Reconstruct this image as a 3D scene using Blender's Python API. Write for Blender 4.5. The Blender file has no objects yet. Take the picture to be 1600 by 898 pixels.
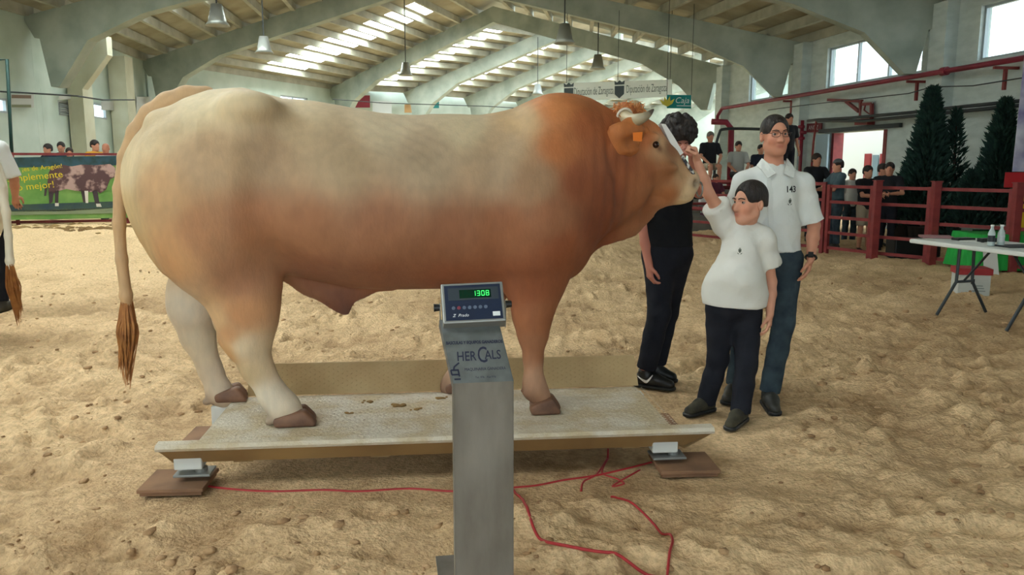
import bpy, bmesh, math, random
import numpy as np
from mathutils import Vector, Matrix
from mathutils.bvhtree import BVHTree

# ------------------------------------------------------------------ camera
SC = bpy.context.scene
COL = SC.collection
CAMZ, PITCH, FPX = 1.5, math.radians(8.73), 1244.4
cam_d = bpy.data.cameras.new('camera'); cam = bpy.data.objects.new('camera', cam_d); COL.objects.link(cam)
cam_d.lens = 28.0; cam_d.sensor_width = 36.0; cam_d.clip_end = 400
cam.location = (0, 0, CAMZ); cam.rotation_euler = (math.pi/2 - PITCH, 0, 0)
SC.camera = cam
# ------------------------------------------------------------------ world, light, exposure
SC.view_settings.view_transform = 'Standard'; SC.view_settings.look = 'None'
SC.view_settings.gamma = 1.0; SC.view_settings.use_curve_mapping = False
SC.view_settings.exposure = 0.72
W = bpy.data.worlds.new('sky'); SC.world = W; W.use_nodes = True
_bg = W.node_tree.nodes['Background']; _bg.inputs[0].default_value = (0.84, 0.95, 1.0, 1); _bg.inputs[1].default_value = 2.2
SKYLIGHT_STRENGTH = 9.0
HAZE = 0.0

# ------------------------------------------------------------------ helpers: view geometry
_ct, _st = math.cos(PITCH), math.sin(PITCH)
_F = np.array([0, _ct, -_st]); _U = np.array([0, _st, _ct]); _R = np.array([1.0, 0, 0]); _C = np.array([0, 0, CAMZ])
def ray(px, py): return _R*((px-800)/FPX) + _F + _U*((449-py)/FPX)
def at_y(px, py, Y):
    r = ray(px, py); return Vector(_C + r*(Y/r[1]))
def at_z(px, py, z=0.0):
    r = ray(px, py); return Vector(_C + r*((z-CAMZ)/r[2]))
def at_plane(px, py, p, n):
    r = ray(px, py); p = np.array(p); n = np.array(n); t = np.dot(p-_C, n)/np.dot(r, n); return Vector(_C + r*t)
def proj(P):
    P = np.asarray(P, float) - _C; zc = P@_F
    return 800 + FPX*(P@_R)/zc, 449 - FPX*(P@_U)/zc
def S(r, g, b, a=1.0):
    f = lambda c: (c/255/12.92) if c <= 10 else ((c/255+0.055)/1.055)**2.4
    return (f(r), f(g), f(b), a)
V = Vector
rnd = random.Random(11)

# ------------------------------------------------------------------ helpers: materials
MATS = {}
def mat(name, color, rough=0.7, metal=0.0, color2=None, scale=8.0, bump=0.0, bscale=None, emit=None, estr=0.0, vcol=None, stretch=None, detail=5.0, spec=0.4, lo=0.35, hi=0.65):
    if name in MATS: return MATS[name]
    m = bpy.data.materials.new(name); m.use_nodes = True; nt = m.node_tree; N = nt.nodes; L = nt.links
    b = N['Principled BSDF']; b.inputs['Roughness'].default_value = rough; b.inputs['Metallic'].default_value = metal
    b.inputs['Specular IOR Level'].default_value = spec
    tc = N.new('ShaderNodeTexCoord'); vec = tc.outputs['Object']
    if stretch:
        mp = N.new('ShaderNodeMapping'); mp.inputs['Scale'].default_value = stretch; L.new(vec, mp.inputs['Vector']); vec = mp.outputs[0]
    base = None
    if vcol:
        at = N.new('ShaderNodeAttribute'); at.attribute_name = vcol; base = at.outputs['Color']
    if color2 is not None:
        nz = N.new('ShaderNodeTexNoise'); nz.inputs['Scale'].default_value = scale; nz.inputs['Detail'].default_value = detail
        L.new(vec, nz.inputs['Vector'])
        cr = N.new('ShaderNodeValToRGB'); cr.color_ramp.elements[0].position = lo; cr.color_ramp.elements[1].position = hi
        cr.color_ramp.elements[0].color = color; cr.color_ramp.elements[1].color = color2
        L.new(nz.outputs['Fac'], cr.inputs['Fac'])
        if vcol:
            mx = N.new('ShaderNodeMix'); mx.data_type = 'RGBA'; mx.blend_type = 'MULTIPLY'; mx.inputs[0].default_value = 1
            L.new(base, mx.inputs[6]); L.new(cr.outputs['Color'], mx.inputs[7]); base = mx.outputs[2]
        else: base = cr.outputs['Color']
    if base is not None: L.new(base, b.inputs['Base Color'])
    else: b.inputs['Base Color'].default_value = color
    if bump:
        n2 = N.new('ShaderNodeTexNoise'); n2.inputs['Scale'].default_value = bscale or scale; n2.inputs['Detail'].default_value = 6
        L.new(vec, n2.inputs['Vector'])
        bp = N.new('ShaderNodeBump'); bp.inputs['Strength'].default_value = bump; bp.inputs['Distance'].default_value = 0.02
        L.new(n2.outputs['Fac'], bp.inputs['Height']); L.new(bp.outputs[0], b.inputs['Normal'])
    if emit is not None:
        b.inputs['Emission Color'].default_value = emit; b.inputs['Emission Strength'].default_value = estr
    MATS[name] = m; return m
def glass_mat():
    if 'window_glass' in MATS: return MATS['window_glass']
    m = bpy.data.materials.new('window_glass'); m.use_nodes = True; nt = m.node_tree; N = nt.nodes; L = nt.links
    N.remove(N['Principled BSDF']); tr = N.new('ShaderNodeBsdfTransparent'); tr.inputs[0].default_value = (0.93, 0.97, 0.98, 1)
    gl = N.new('ShaderNodeBsdfGlossy'); gl.inputs['Roughness'].default_value = 0.05
    mx = N.new('ShaderNodeMixShader'); mx.inputs[0].default_value = .06
    L.new(tr.outputs[0], mx.inputs[1]); L.new(gl.outputs[0], mx.inputs[2])
    L.new(mx.outputs[0], N['Material Output'].inputs['Surface']); MATS['window_glass'] = m; return m

def cloth_mat(name, color, t=.5):
    if name in MATS: return MATS[name]
    m = bpy.data.materials.new(name); m.use_nodes = True; nt = m.node_tree; N = nt.nodes; L = nt.links; b = N['Principled BSDF']; b.inputs['Base Color'].default_value = color; b.inputs['Roughness'].default_value = .8
    tr = N.new('ShaderNodeBsdfTranslucent'); tr.inputs[0].default_value = color; mx = N.new('ShaderNodeMixShader'); mx.inputs[0].default_value = t
    L.new(b.outputs[0], mx.inputs[1]); L.new(tr.outputs[0], mx.inputs[2]); L.new(mx.outputs[0], N['Material Output'].inputs['Surface']); MATS[name] = m; return m
# ------------------------------------------------------------------ helpers: objects
def link(o, parent=None):
    COL.objects.link(o)
    if parent is not None: o.parent = parent
    return o
def tag(o, label=None, cat=None, group=None, kind=None):
    if label: o['label'] = label
    if cat: o['category'] = cat
    if group: o['group'] = group
    if kind: o['kind'] = kind
    return o
def thing(name, label, cat, loc=(0, 0, 0), rz=0.0, group=None, kind=None):
    o = bpy.data.objects.new(name, None); o.location = loc; o.rotation_euler = (0, 0, rz); o.empty_display_size = 0.2
    link(o); return tag(o, label, cat, group, kind)
def mesh_obj(name, me, m, parent=None, label=None):
    if m is not None and not me.materials: me.materials.append(m)
    o = bpy.data.objects.new(name, me); link(o, parent)
    if label: o['label'] = label
    return o
def bm_obj(name, bm, m, parent=None, smooth=False, label=None):
    me = bpy.data.meshes.new(name); bmesh.ops.recalc_face_normals(bm, faces=bm.faces[:]); bm.to_mesh(me); bm.free()
    if smooth: me.polygons.foreach_set('use_smooth', [True]*len(me.polygons))
    return mesh_obj(name, me, m, parent, label)
def quads_mesh(name, v, q, smooth=True, col=None):
    me = bpy.data.meshes.new(name); v = np.asarray(v, np.float32); q = np.asarray(q, np.int32)
    me.vertices.add(len(v)); me.vertices.foreach_set('co', v.ravel())
    me.loops.add(q.size); me.loops.foreach_set('vertex_index', q.ravel())
    me.polygons.add(len(q)); me.polygons.foreach_set('loop_start', np.arange(0, q.size, q.shape[1], dtype=np.int32))
    me.polygons.foreach_set('loop_total', np.full(len(q), q.shape[1], np.int32))
    if smooth: me.polygons.foreach_set('use_smooth', np.ones(len(q), bool))
    me.update(calc_edges=True); me.validate()
    if col is not None:
        at = me.color_attributes.new('Col', 'FLOAT_COLOR', 'POINT')
        c = np.ones((len(v), 4), np.float32); c[:, :3] = col; at.data.foreach_set('color', c.ravel())
    return me
def add_box(bm, c, s, M=None, bevel=0.0):
    """box of size s centred at c; M is an optional 3x3 rotation"""
    r = bmesh.ops.create_cube(bm, size=1.0); vs = r['verts']
    for v in vs:
        p = V((v.co.x*s[0], v.co.y*s[1], v.co.z*s[2]))
        if M is not None: p = M @ p
        v.co = p + V(c)
    if bevel:
        es = list({e for v in vs for e in v.link_edges})
        bmesh.ops.bevel(bm, geom=es, offset=bevel, segments=2, profile=0.5, affect='EDGES')
def axes_from(d, up=V((0, 0, 1))):
    z = V(d).normalized(); x = up.cross(z)
    if x.length < 1e-4: x = V((1, 0, 0))
    x.normalize(); y = z.cross(x); return Matrix((x, y, z)).transposed()
def add_bar(bm, a, b, w, h, up=V((0, 0, 1))):
    """rectangular bar from a to b; h is measured along up"""
    a = V(a); b = V(b); M = axes_from(b-a, up); add_box(bm, (a+b)/2, (w, h, (b-a).length), M)
def add_tube(bm, pts, r, n=8, cap=True):
    pts = [V(p) for p in pts]; rs = r if isinstance(r, (list, tuple)) else [r]*len(pts); rings = []
    up = V((0, 0, 1))
    t0 = (pts[1]-pts[0]).normalized()
    if abs(t0.z) > .9: up = V((1, 0, 0))
    x = up.cross(t0).normalized()
    for i, p in enumerate(pts):
        t = (pts[min(i+1, len(pts)-1)]-pts[max(i-1, 0)])
        t = t.normalized() if t.length > 1e-9 else t0
        x = (x - t*x.dot(t)); x = x.normalized() if x.length > 1e-6 else up.cross(t).normalized()
        y = t.cross(x)
        rings.append([bm.verts.new(p + (x*math.cos(2*math.pi*k/n)+y*math.sin(2*math.pi*k/n))*rs[i]) for k in range(n)])
    for a, b in zip(rings[:-1], rings[1:]):
        for k in range(n): bm.faces.new((a[k], a[(k+1) % n], b[(k+1) % n], b[k]))
    if cap and n > 2: bm.faces.new(rings[0][::-1]); bm.faces.new(rings[-1])
def add_lathe(bm, prof, c, n=20):
    rings = [[bm.verts.new(V((r*math.cos(2*math.pi*k/n), r*math.sin(2*math.pi*k/n), z))+V(c)) for k in range(n)] for r, z in prof]
    for a, b in zip(rings[:-1], rings[1:]):
        for k in range(n): bm.faces.new((a[k], a[(k+1) % n], b[(k+1) % n], b[k]))
    bm.faces.new(rings[0][::-1]); bm.faces.new(rings[-1])
def add_prism(bm, poly, d):
    """closed polygon of 3-D points, extruded by vector d"""
    a = [bm.verts.new(V(p)) for p in poly]; b = [bm.verts.new(V(p)+V(d)) for p in poly]; n = len(a)
    bm.faces.new(a); bm.faces.new(b[::-1])
    for i in range(n): bm.faces.new((a[i], b[i], b[(i+1) % n], a[(i+1) % n]))
def smooth_path(pts, n=6):
    """Catmull-Rom through pts"""
    P = [V(p) for p in pts]; out = []
    for i in range(len(P)-1):
        p0, p1, p2, p3 = P[max(i-1, 0)], P[i], P[i+1], P[min(i+2, len(P)-1)]
        for k in range(n):
            t = k/n; out.append(0.5*((2*p1)+(p2-p0)*t+(2*p0-5*p1+4*p2-p3)*t*t+(-p0+3*p1-3*p2+p3)*t**3))
    out.append(P[-1]); return out
def text_geo(txt, size=1.0, shear=0.0, bold=0.0, align='CENTER'):
    cu = bpy.data.curves.new('text_tmp', 'FONT'); cu.body = txt; cu.size = size; cu.align_x = align; cu.align_y = 'CENTER'
    cu.resolution_u = 3; cu.shear = shear; cu.offset = bold
    o = bpy.data.objects.new('text_tmp', cu); COL.objects.link(o)
    me = bpy.data.meshes.new_from_object(o, depsgraph=bpy.context.evaluated_depsgraph_get())
    vs = [v.co.copy() for v in me.vertices]; fs = [tuple(p.vertices) for p in me.polygons]
    bpy.data.objects.remove(o); bpy.data.curves.remove(cu); bpy.data.meshes.remove(me)
    return vs, fs
def add_text(name, txt, M, m, parent, size, shear=0.0, bold=0.0, align='CENTER', sx=1.0, wrap=None, fit=None):
    """flat lettering laid on the surface with 4x4 matrix M (x right, y up, z out); wrap = BVH the letters are pressed onto"""
    vs, fs = text_geo(txt, size, shear, bold, align)
    if fit: sx = fit/(max(v.x for v in vs)-min(v.x for v in vs))
    n = V((M[0][2], M[1][2], M[2][2])).normalized(); out = []
    for v in vs:
        p = M @ V((v.x*sx, v.y, 0))
        if wrap is not None:
            h = wrap.ray_cast(p+n*0.3, -n, 0.7)
            if h[0] is not None: p = h[0]+n*0.003
        out.append(p)
    me = bpy.data.meshes.new(name); me.from_pydata(out, [], fs)
    return mesh_obj(name, me, m, parent)
def frame_matrix(o, x, y):
    x = V(x).normalized(); z = x.cross(V(y)).normalized(); y = z.cross(x)
    return Matrix(((x.x, y.x, z.x, o[0]), (x.y, y.y, z.y, o[1]), (x.z, y.z, z.z, o[2]), (0, 0, 0, 1)))
def copy_tree(o, parent=None):
    c = o.copy(); COL.objects.link(c)
    if parent is not None: c.parent = parent
    for ch in list(o.children): copy_tree(ch, c)
    return c

# ------------------------------------------------------------------ helpers: smooth solid modelling (signed distance field -> mesh)
def _n(v):
    v = np.asarray(v, float); return v/np.linalg.norm(v)
class Field:
    """list of rounded solids blended together, turned into one continuous quad mesh"""
    def __init__(self): self.ops = []; self.cuts = []
    def _add(self, lo, hi, f, k, mode='add'):
        self.ops.append((np.asarray(lo, float), np.asarray(hi, float), f, k, mode)); return self
    def cone(self, a, b, ra, rb, k=0.03, flat=None, fs=1.0, cap0=False, cap1=False, mode='add'):
        a = np.array(a, float); b = np.array(b, float); ab = b-a; L2 = max(ab@ab, 1e-12); L = math.sqrt(L2); d = ab/L
        fd = None if flat is None else _n(flat)
        rm = max(ra, rb)*max(1.0, fs)
        def f(X, Y, Z):
            x, y, z = X-a[0], Y-a[1], Z-a[2]
            t = (x*ab[0]+y*ab[1]+z*ab[2])/L2; tc = np.clip(t, 0, 1)
            qx, qy, qz = x-tc*ab[0], y-tc*ab[1], z-tc*ab[2]
            if fd is not None:
                h = (qx*fd[0]+qy*fd[1]+qz*fd[2])*(1/fs-1); qx = qx+h*fd[0]; qy = qy+h*fd[1]; qz = qz+h*fd[2]
            r = (np.sqrt(qx*qx+qy*qy+qz*qz)-(ra+(rb-ra)*tc))*min(1.0, fs)
            if cap1: r = np.maximum(r, (t-1)*L)
            if cap0: r = np.maximum(r, -t*L)
            return r
        return self._add(np.minimum(a, b)-rm, np.maximum(a, b)+rm, f, k, mode)
    def chain(self, pts, rs, k=0.03, **kw):
        for i in range(len(pts)-1): self.cone(pts[i], pts[i+1], rs[i], rs[i+1], k, **kw)
        return self
    def ell(self, c, r, k=0.03, R=None, mode='add'):
        c = np.array(c, float); r = np.array(r, float); A = np.eye(3) if R is None else np.array(R, float).T   # rows = local axes
        ext = np.sqrt(((A.T*r)**2).sum(1))
        def f(X, Y, Z):
            x, y, z = X-c[0], Y-c[1], Z-c[2]
            u = [(A[i, 0]*x+A[i, 1]*y+A[i, 2]*z) for i in range(3)]
            k0 = np.sqrt(sum((u[i]/r[i])**2 for i in range(3))); k1 = np.sqrt(sum((u[i]/r[i]**2)**2 for i in range(3)))
            return np.where(k1 > 1e-9, k0*(k0-1)/np.maximum(k1, 1e-9), -r.min())
        return self._add(c-ext, c+ext, f, k, mode)
    def box(self, c, s, rad, M=None, k=0.01, mode='add'):
        c = np.array(c, float); h = np.array(s, float)/2-rad; A = np.eye(3) if M is None else np.array(M, float).T
        e = np.abs(A.T)@(np.array(s)/2)
        def f(X, Y, Z):
            x, y, z = X-c[0], Y-c[1], Z-c[2]
            q = [np.abs(A[i, 0]*x+A[i, 1]*y+A[i, 2]*z)-h[i] for i in range(3)]
            return np.sqrt(sum(np.maximum(t, 0)**2 for t in q))+np.minimum(np.maximum(np.maximum(q[0], q[1]), q[2]), 0)-rad
        return self._add(c-e, c+e, f, k, mode)
    def fn(self, lo, hi, f, k=0.03, mode='add'): return self._add(lo, hi, f, k, mode)
    def cut(self, p, n):
        """keep only the side where (x-p).n <= 0"""
        self.cuts.append((np.array(p, float), _n(n))); return self
    def mesh(self, h, smooth=1):
        adds = [o for o in self.ops if o[4] == 'add']; pad = 3*h
        lo = np.min([o[0]-o[3]*.5 for o in adds], 0)-pad; hi = np.max([o[1]+o[3]*.5 for o in adds], 0)+pad
        n = np.ceil((hi-lo)/h).astype(int)+1
        D = np.full(n, 1.0, np.float32)
        ax = [(lo[i]+h*np.arange(n[i])).astype(np.float32) for i in range(3)]
        for l, u, f, k, mode in self.ops:
            m = k+pad; i0 = np.maximum(((l-m-lo)/h).astype(int), 0); i1 = np.minimum(((u+m-lo)/h).astype(int)+2, n)
            if (i1 <= i0).any(): continue
            sl = tuple(slice(i0[i], i1[i]) for i in range(3))
            b = f(ax[0][sl[0]][:, None, None], ax[1][sl[1]][None, :, None], ax[2][sl[2]][None, None, :]).astype(np.float32)
            a = D[sl]
            if mode == 'add':
                w = np.clip(.5+.5*(a-b)/k, 0, 1); D[sl] = a*(1-w)+b*w-k*w*(1-w)
            else:
                b = -b; w = np.clip(.5-.5*(a-b)/k, 0, 1); D[sl] = a*(1-w)+b*w+k*w*(1-w)
        for p, nn in self.cuts:
            pl = ((ax[0]-p[0])*nn[0])[:, None, None]+((ax[1]-p[1])*nn[1])[None, :, None]+((ax[2]-p[2])*nn[2])[None, None, :]
            np.maximum(D, pl, out=D)
        D[0] = D[-1] = 1; D[:, 0] = D[:, -1] = 1; D[:, :, 0] = D[:, :, -1] = 1
        return surface_nets(D, lo, h, smooth)
def surface_nets(D, lo, h, smooth=1):
    s = D < 0; n = D.shape
    cnt = np.zeros((n[0]-1, n[1]-1, n[2]-1), np.int8)
    for a in (0, 1):
        for b in (0, 1):
            for c in (0, 1): cnt += s[a:n[0]-1+a, b:n[1]-1+b, c:n[2]-1+c]
    act = np.argwhere((cnt > 0) & (cnt < 8)); N = len(act)
    idx = np.full(cnt.shape, -1, np.int32); idx[act[:, 0], act[:, 1], act[:, 2]] = np.arange(N)
    P = np.zeros((N, 3)); C = np.zeros(N)
    cn = [np.array((a, b, c)) for a in (0, 1) for b in (0, 1) for c in (0, 1)]
    val = {tuple(c): D[act[:, 0]+c[0], act[:, 1]+c[1], act[:, 2]+c[2]].astype(float) for c in cn}
    for c in cn:
        for ax_ in range(3):
            if c[ax_] == 0:
                e = c.copy(); e[ax_] = 1; va, vb = val[tuple(c)], val[tuple(e)]; m = (va < 0) != (vb < 0)
                t = va[m]/(va[m]-vb[m]); P[m] += c+(e-c)*t[:, None]; C[m] += 1
    P = (act+P/C[:, None])*h+lo
    Q = []
    for ax_ in range(3):
        u, v = (ax_+1) % 3, (ax_+2) % 3
        A = np.moveaxis(s, (ax_, u, v), (0, 1, 2)); I = np.moveaxis(idx, (ax_, u, v), (0, 1, 2))
        e = A[:-1, 1:-1, 1:-1] != A[1:, 1:-1, 1:-1]; g = np.argwhere(e); flip = A[:-1, 1:-1, 1:-1][e]
        i, j, k = g[:, 0], g[:, 1]+1, g[:, 2]+1
        q = np.stack([I[i, j-1, k-1], I[i, j, k-1], I[i, j, k], I[i, j-1, k]], 1)
        q[~flip] = q[~flip][:, ::-1]; Q.append(q)
    Q = np.concatenate(Q); Q = Q[(Q >= 0).all(1)]
    for _ in range(smooth):
        acc = np.zeros_like(P); c2 = np.zeros(N)
        for k in range(4):
            a, b = Q[:, k], Q[:, (k+1) % 4]
            for d in range(3): acc[:, d] += np.bincount(a, P[b, d], N)+np.bincount(b, P[a, d], N)
            c2 += np.bincount(a, minlength=N)+np.bincount(b, minlength=N)
        P = P*.5+.5*acc/np.maximum(c2, 1)[:, None]
    return P, Q
def field_obj(name, F, h, m, parent=None, base=None, colfn=None, smooth=1, label=None):
    P, Q = F.mesh(h, smooth); col = colfn(P) if colfn else None
    if base is not None: P = P-np.array(base)
    return mesh_obj(name, quads_mesh(name, P, Q, True, col), m, parent, label)
def crumple(o, amp=.005, scale=.09, seed=0, keep=None):
    """cloth folds: push the surface in and out along its normals"""
    n = len(o.data.vertices); v = np.empty(n*3, np.float32); nn = np.empty(n*3, np.float32); o.data.vertices.foreach_get('co', v); o.data.vertices.foreach_get('normal', nn); v = v.reshape(-1, 3); nn = nn.reshape(-1, 3)
    x, y, z = v[:, 0], v[:, 1], v[:, 2]; a = vnoise(x+y*.7+z*.8, z*.9-x*.5, scale, seed); b = vnoise(x-y*.6-z*.7, z*.8+x*.6, scale*.8, seed+3); c = vnoise(x+y, z, scale*2.5, seed+5)
    d = amp*((.5-2*np.abs(a))*.55+(.5-2*np.abs(b))*.45)+amp*1.6*c
    v += nn*d[:, None]; o.data.vertices.foreach_set('co', v.ravel()); o.data.update()
# ------------------------------------------------------------------ helpers: value noise for relief
_tab = np.random.RandomState(5).rand(512, 512).astype(np.float32)
def vnoise(x, y, scale, seed=0):
    x = x/scale+seed*17.31; y = y/scale+seed*9.77; i = np.floor(x).astype(int); j = np.floor(y).astype(int); fx = x-i; fy = y-j
    fx = fx*fx*(3-2*fx); fy = fy*fy*(3-2*fy); g = lambda a, b: _tab[a % 512, b % 512]
    return (g(i, j)*(1-fx)+g(i+1, j)*fx)*(1-fy)+(g(i, j+1)*(1-fx)+g(i+1, j+1)*fx)*fy-.5
# ================================================================== THE HALL
ZE, ZP = 4.83, 3.42       # eave height, springing height of the frames
M_concrete = mat('painted_concrete', S(148, 160, 150), 0.85, color2=S(176, 186, 176), scale=1.5, bump=0.15, bscale=6)
M_purlin = mat('purlin_concrete', S(158, 160, 146), 0.85, color2=S(182, 184, 170), scale=2.0)
M_deck = mat('fibre_cement_roof', S(150, 146, 124), 0.9, color2=S(172, 170, 150), scale=1.2)
M_sky = mat('skylight_sheet', S(240, 245, 245), 0.5, emit=(0.95, 1.0, 0.98, 1), estr=SKYLIGHT_STRENGTH)
M_wall = mat('white_painted_brick', S(190, 204, 202), 0.85, color2=S(208, 220, 218), scale=2.5, bump=0.25, bscale=14, stretch=(1, 1, 3))
M_wallL = mat('pale_green_wall_paint', S(180, 198, 188), 0.85, color2=S(200, 214, 206), scale=1.0, bump=0.1)
M_frame = mat('aluminium_window_frame', S(170, 180, 184), 0.5, 0.3)
M_red = mat('red_oxide_paint', S(116, 40, 42), 0.55, color2=S(136, 52, 52), scale=6, bump=0.05)
M_redpipe = mat('red_pipe_paint', S(140, 36, 58), 0.45, color2=S(120, 30, 48), scale=3)
M_dark = mat('dark_conduit', S(52, 58, 60), 0.6)

# frames from near to far: left eave, right eave, ridge height; the hall bends to the right behind the third one
FR = [((-12.2, -5.0), (11.6, -5.0), 7.2), ((-12.3, 3.0), (10.9, 3.6), 7.2), ((-12.4, 11.5), (10.1, 11.6), 7.2),
      ((-12.0, 20.5), (9.19, 17.45), 7.3), ((-13.0, 29.0), (8.28, 23.1), 7.7), ((-8.8, 39.6), (7.44, 28.3), 7.9)]
ZL = 5.1                  # eave height on the left side
_A = V((7.9, -4.2, 0))
for i in range(7):
    l = V((-5.4+2.85*i, 41.3+3.0*i, 0)); r = l+_A*2; FR.append(((l.x, l.y), (r.x, r.y), 7.85))
def fL(i): return V((*FR[i][0], ZL))
def fR(i): return V((*FR[i][1], ZE))
def fA(i): return V(((FR[i][0][0]+FR[i][1][0])/2, (FR[i][0][1]+FR[i][1][1])/2, FR[i][2]))
ceiling = thing('ceiling', 'pitched concrete and fibre cement roof with strips of bright skylights over the arena', None, kind='structure')

def portal(i):
    l, r = fL(i), fR(i); d = (r-l); d.z = 0; Sx = d.length; d.normalize(); n = V((-d.y, d.x, 0)); za = FR[i][2]; m = (za-ZE)/(Sx/2); dl = ZL-ZE
    half = [(0, ZE), (.28, ZE-.5), (.42, ZE-.52), (.62, ZP), (.85, ZP), (1.7, ZE-.55), (3.2, ZE+m*3.2-.66)]
    lh = [(t, z+dl*(1-t/(Sx/2))*(1 if z > ZP+.1 else 0)) for t, z in half]
    poly = [(0, ZL), (Sx/2, za)]+([(Sx, ZE)]+[(Sx-t, z) for t, z in half[1:]] if i < 6 else [])+[(Sx/2, za-.62)]+[(t, z) for t, z in lh[:0:-1]]
    bm = bmesh.new(); add_prism(bm, [V((l.x, l.y, z))+d*t-n*.17 for t, z in poly], n*.34)
    o = bm_obj('portal_frame', bm, M_concrete, ceiling)
    return o
for i in range(1, 13): portal(i)

NS = 11
deck = bmesh.new()
def quad(bm, a, b, c, d): bm.faces.new([bm.verts.new(p) for p in (a, b, c, d)])
purl_mesh = {}
for i in range(12):
    for side in ((0, 1) if i < 5 else (0,)):
        e0, e1 = (fL(i), fL(i+1)) if side == 0 else (fR(i), fR(i+1)); a0, a1 = fA(i), fA(i+1)
        up = V((0, 0, .22))
        def pt(s, v): return (e0+(e1-e0)*v)*(1-s)+(a0+(a1-a0)*v)*s+up
        seen = (side == 0 and 2 <= i <= 11) or (side == 1 and 2 <= i <= 4)
        lit = side == 0
        v0, v1 = {2: (.30, .50), 3: (.2, .36), 4: (.47, .70), 5: (.42, .66)}.get(i, (.38, .62))
        quad(deck, pt(-.06, 0), pt(-.06, v0), pt(1, v0), pt(1, 0)); quad(deck, pt(-.06, v1), pt(-.06, 1), pt(1, 1), pt(1, v1))
        for j in range(NS):
            s0, s1 = j/NS, (j+1)/NS
            if j == 0: s0 = -.06
            if lit and 1 <= j <= (NS-3 if i >= 4 else NS-2):
                g = .22/NS
                quad(deck, pt(s0, v0), pt(s0, v1), pt(s0+g, v1), pt(s0+g, v0)); quad(deck, pt(s1-g, v0), pt(s1-g, v1), pt(s1, v1), pt(s1, v0))
                bm = bmesh.new(); quad(bm, pt(s0+g, v0), pt(s0+g, v1), pt(s1-g, v1), pt(s1-g, v0))
                bmesh.ops.solidify(bm, geom=bm.faces[:], thickness=.012)
                bm_obj('skylight', bm, M_sky, ceiling)
            else: quad(deck, pt(s0, v0), pt(s0, v1), pt(s1, v1), pt(s1, v0))
            if seen and j >= 0:
                a, b = pt(j/NS if j else .01, 0.0), pt(j/NS if j else .01, 1.0); sl = (a0-e0).normalized()
                bm = bmesh.new(); add_bar(bm, a-V((0, 0, .11)), b-V((0, 0, .11)), .13, .24, V((0, 0, 1))); bm_obj('purlin', bm, M_purlin, ceiling)
bmesh.ops.remove_doubles(deck, verts=deck.verts[:], dist=.002)
bm_obj('roof_deck', deck, M_deck, ceiling)

# ---- walls: boxes cut out around the openings
def wall(name, p0, p1, ztop, holes, m, label, thick=.24, parent=None, z0=-.1):
    p0 = V((*p0, 0)); p1 = V((*p1, 0)); d = p1-p0; L = d.length; d.normalize(); n = V((d.y, -d.x, 0))
    ts = sorted({0.0, L} | {h[0] for h in holes} | {h[1] for h in holes}); zs = sorted({z0, ztop} | {h[2] for h in holes} | {h[3] for h in holes})
    bm = bmesh.new(); M = Matrix((d, n, V((0, 0, 1)))).transposed()
    for a, b in zip(ts[:-1], ts[1:]):
        for c, e in zip(zs[:-1], zs[1:]):
            if any(h[0] <= (a+b)/2 <= h[1] and h[2] <= (c+e)/2 <= h[3] for h in holes): continue
            add_box(bm, p0+d*(a+b)/2+V((0, 0, (c+e)/2))-n*0, (b-a, thick, e-c), M)
    o = bm_obj(name, bm, m, parent); tag(o, label, None, None, 'structure'); return o
def on_wall(p0, p1, px, py):
    p0 = V((*p0, 0)); p1 = V((*p1, 0)); d = (p1-p0).normalized(); q = at_plane(px, py, p0, (d.y, -d.x, 0)); return (q-p0).dot(d), q.z
WN = 0
def window(p0, p1, h, nmul, label, louvre=False):
    """window frame with mullions and panes filling the wall opening h = (t0, t1, z0, z1)"""
    global WN; WN += 1
    P0 = V((*p0, 0)); d = (V((*p1, 0))-P0).normalized(); t = bpy.data.objects.new('window_%d' % WN, None); t.location = P0+d*h[0]+V((0, 0, h[2])); link(t); tag(t, label, None, None, 'structure')
    w, hh = h[1]-h[0], h[3]-h[2]; f = .05; up = V((0, 0, 1)); bm = bmesh.new()
    for a, b in ((V((0, 0, f/2)), d*w+up*f/2), (up*(hh-f/2), d*w+up*(hh-f/2))): add_bar(bm, a, b, .08, f)
    for k in range(nmul+1):
        x = d*(f/2+(w-f)*k/nmul); add_bar(bm, x, x+up*hh, f, .08, V((d.y, -d.x, 0)))
    bm_obj('window_frame', bm, M_frame, t)
    for k in range(nmul):
        a = d*(f/2+(w-f)*k/nmul+f/2); b = d*(f/2+(w-f)*(k+1)/nmul-f/2); bm = bmesh.new(); add_bar(bm, a+up*(hh/2), b+up*(hh/2), .008, hh-2*f); bm_obj('pane', bm, glass_mat(), t)
    if louvre:
        for k in range(6):
            z = f+(hh-2*f)*(k+.5)/6; bm = bmesh.new(); add_bar(bm, d*.02+up*z, d*(w-.12)+up*z, .14, .03, V((d.y*.6, -d.x*.6, .8))); bm_obj('louvre_slat', bm, M_frame, t)
    return t
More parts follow.
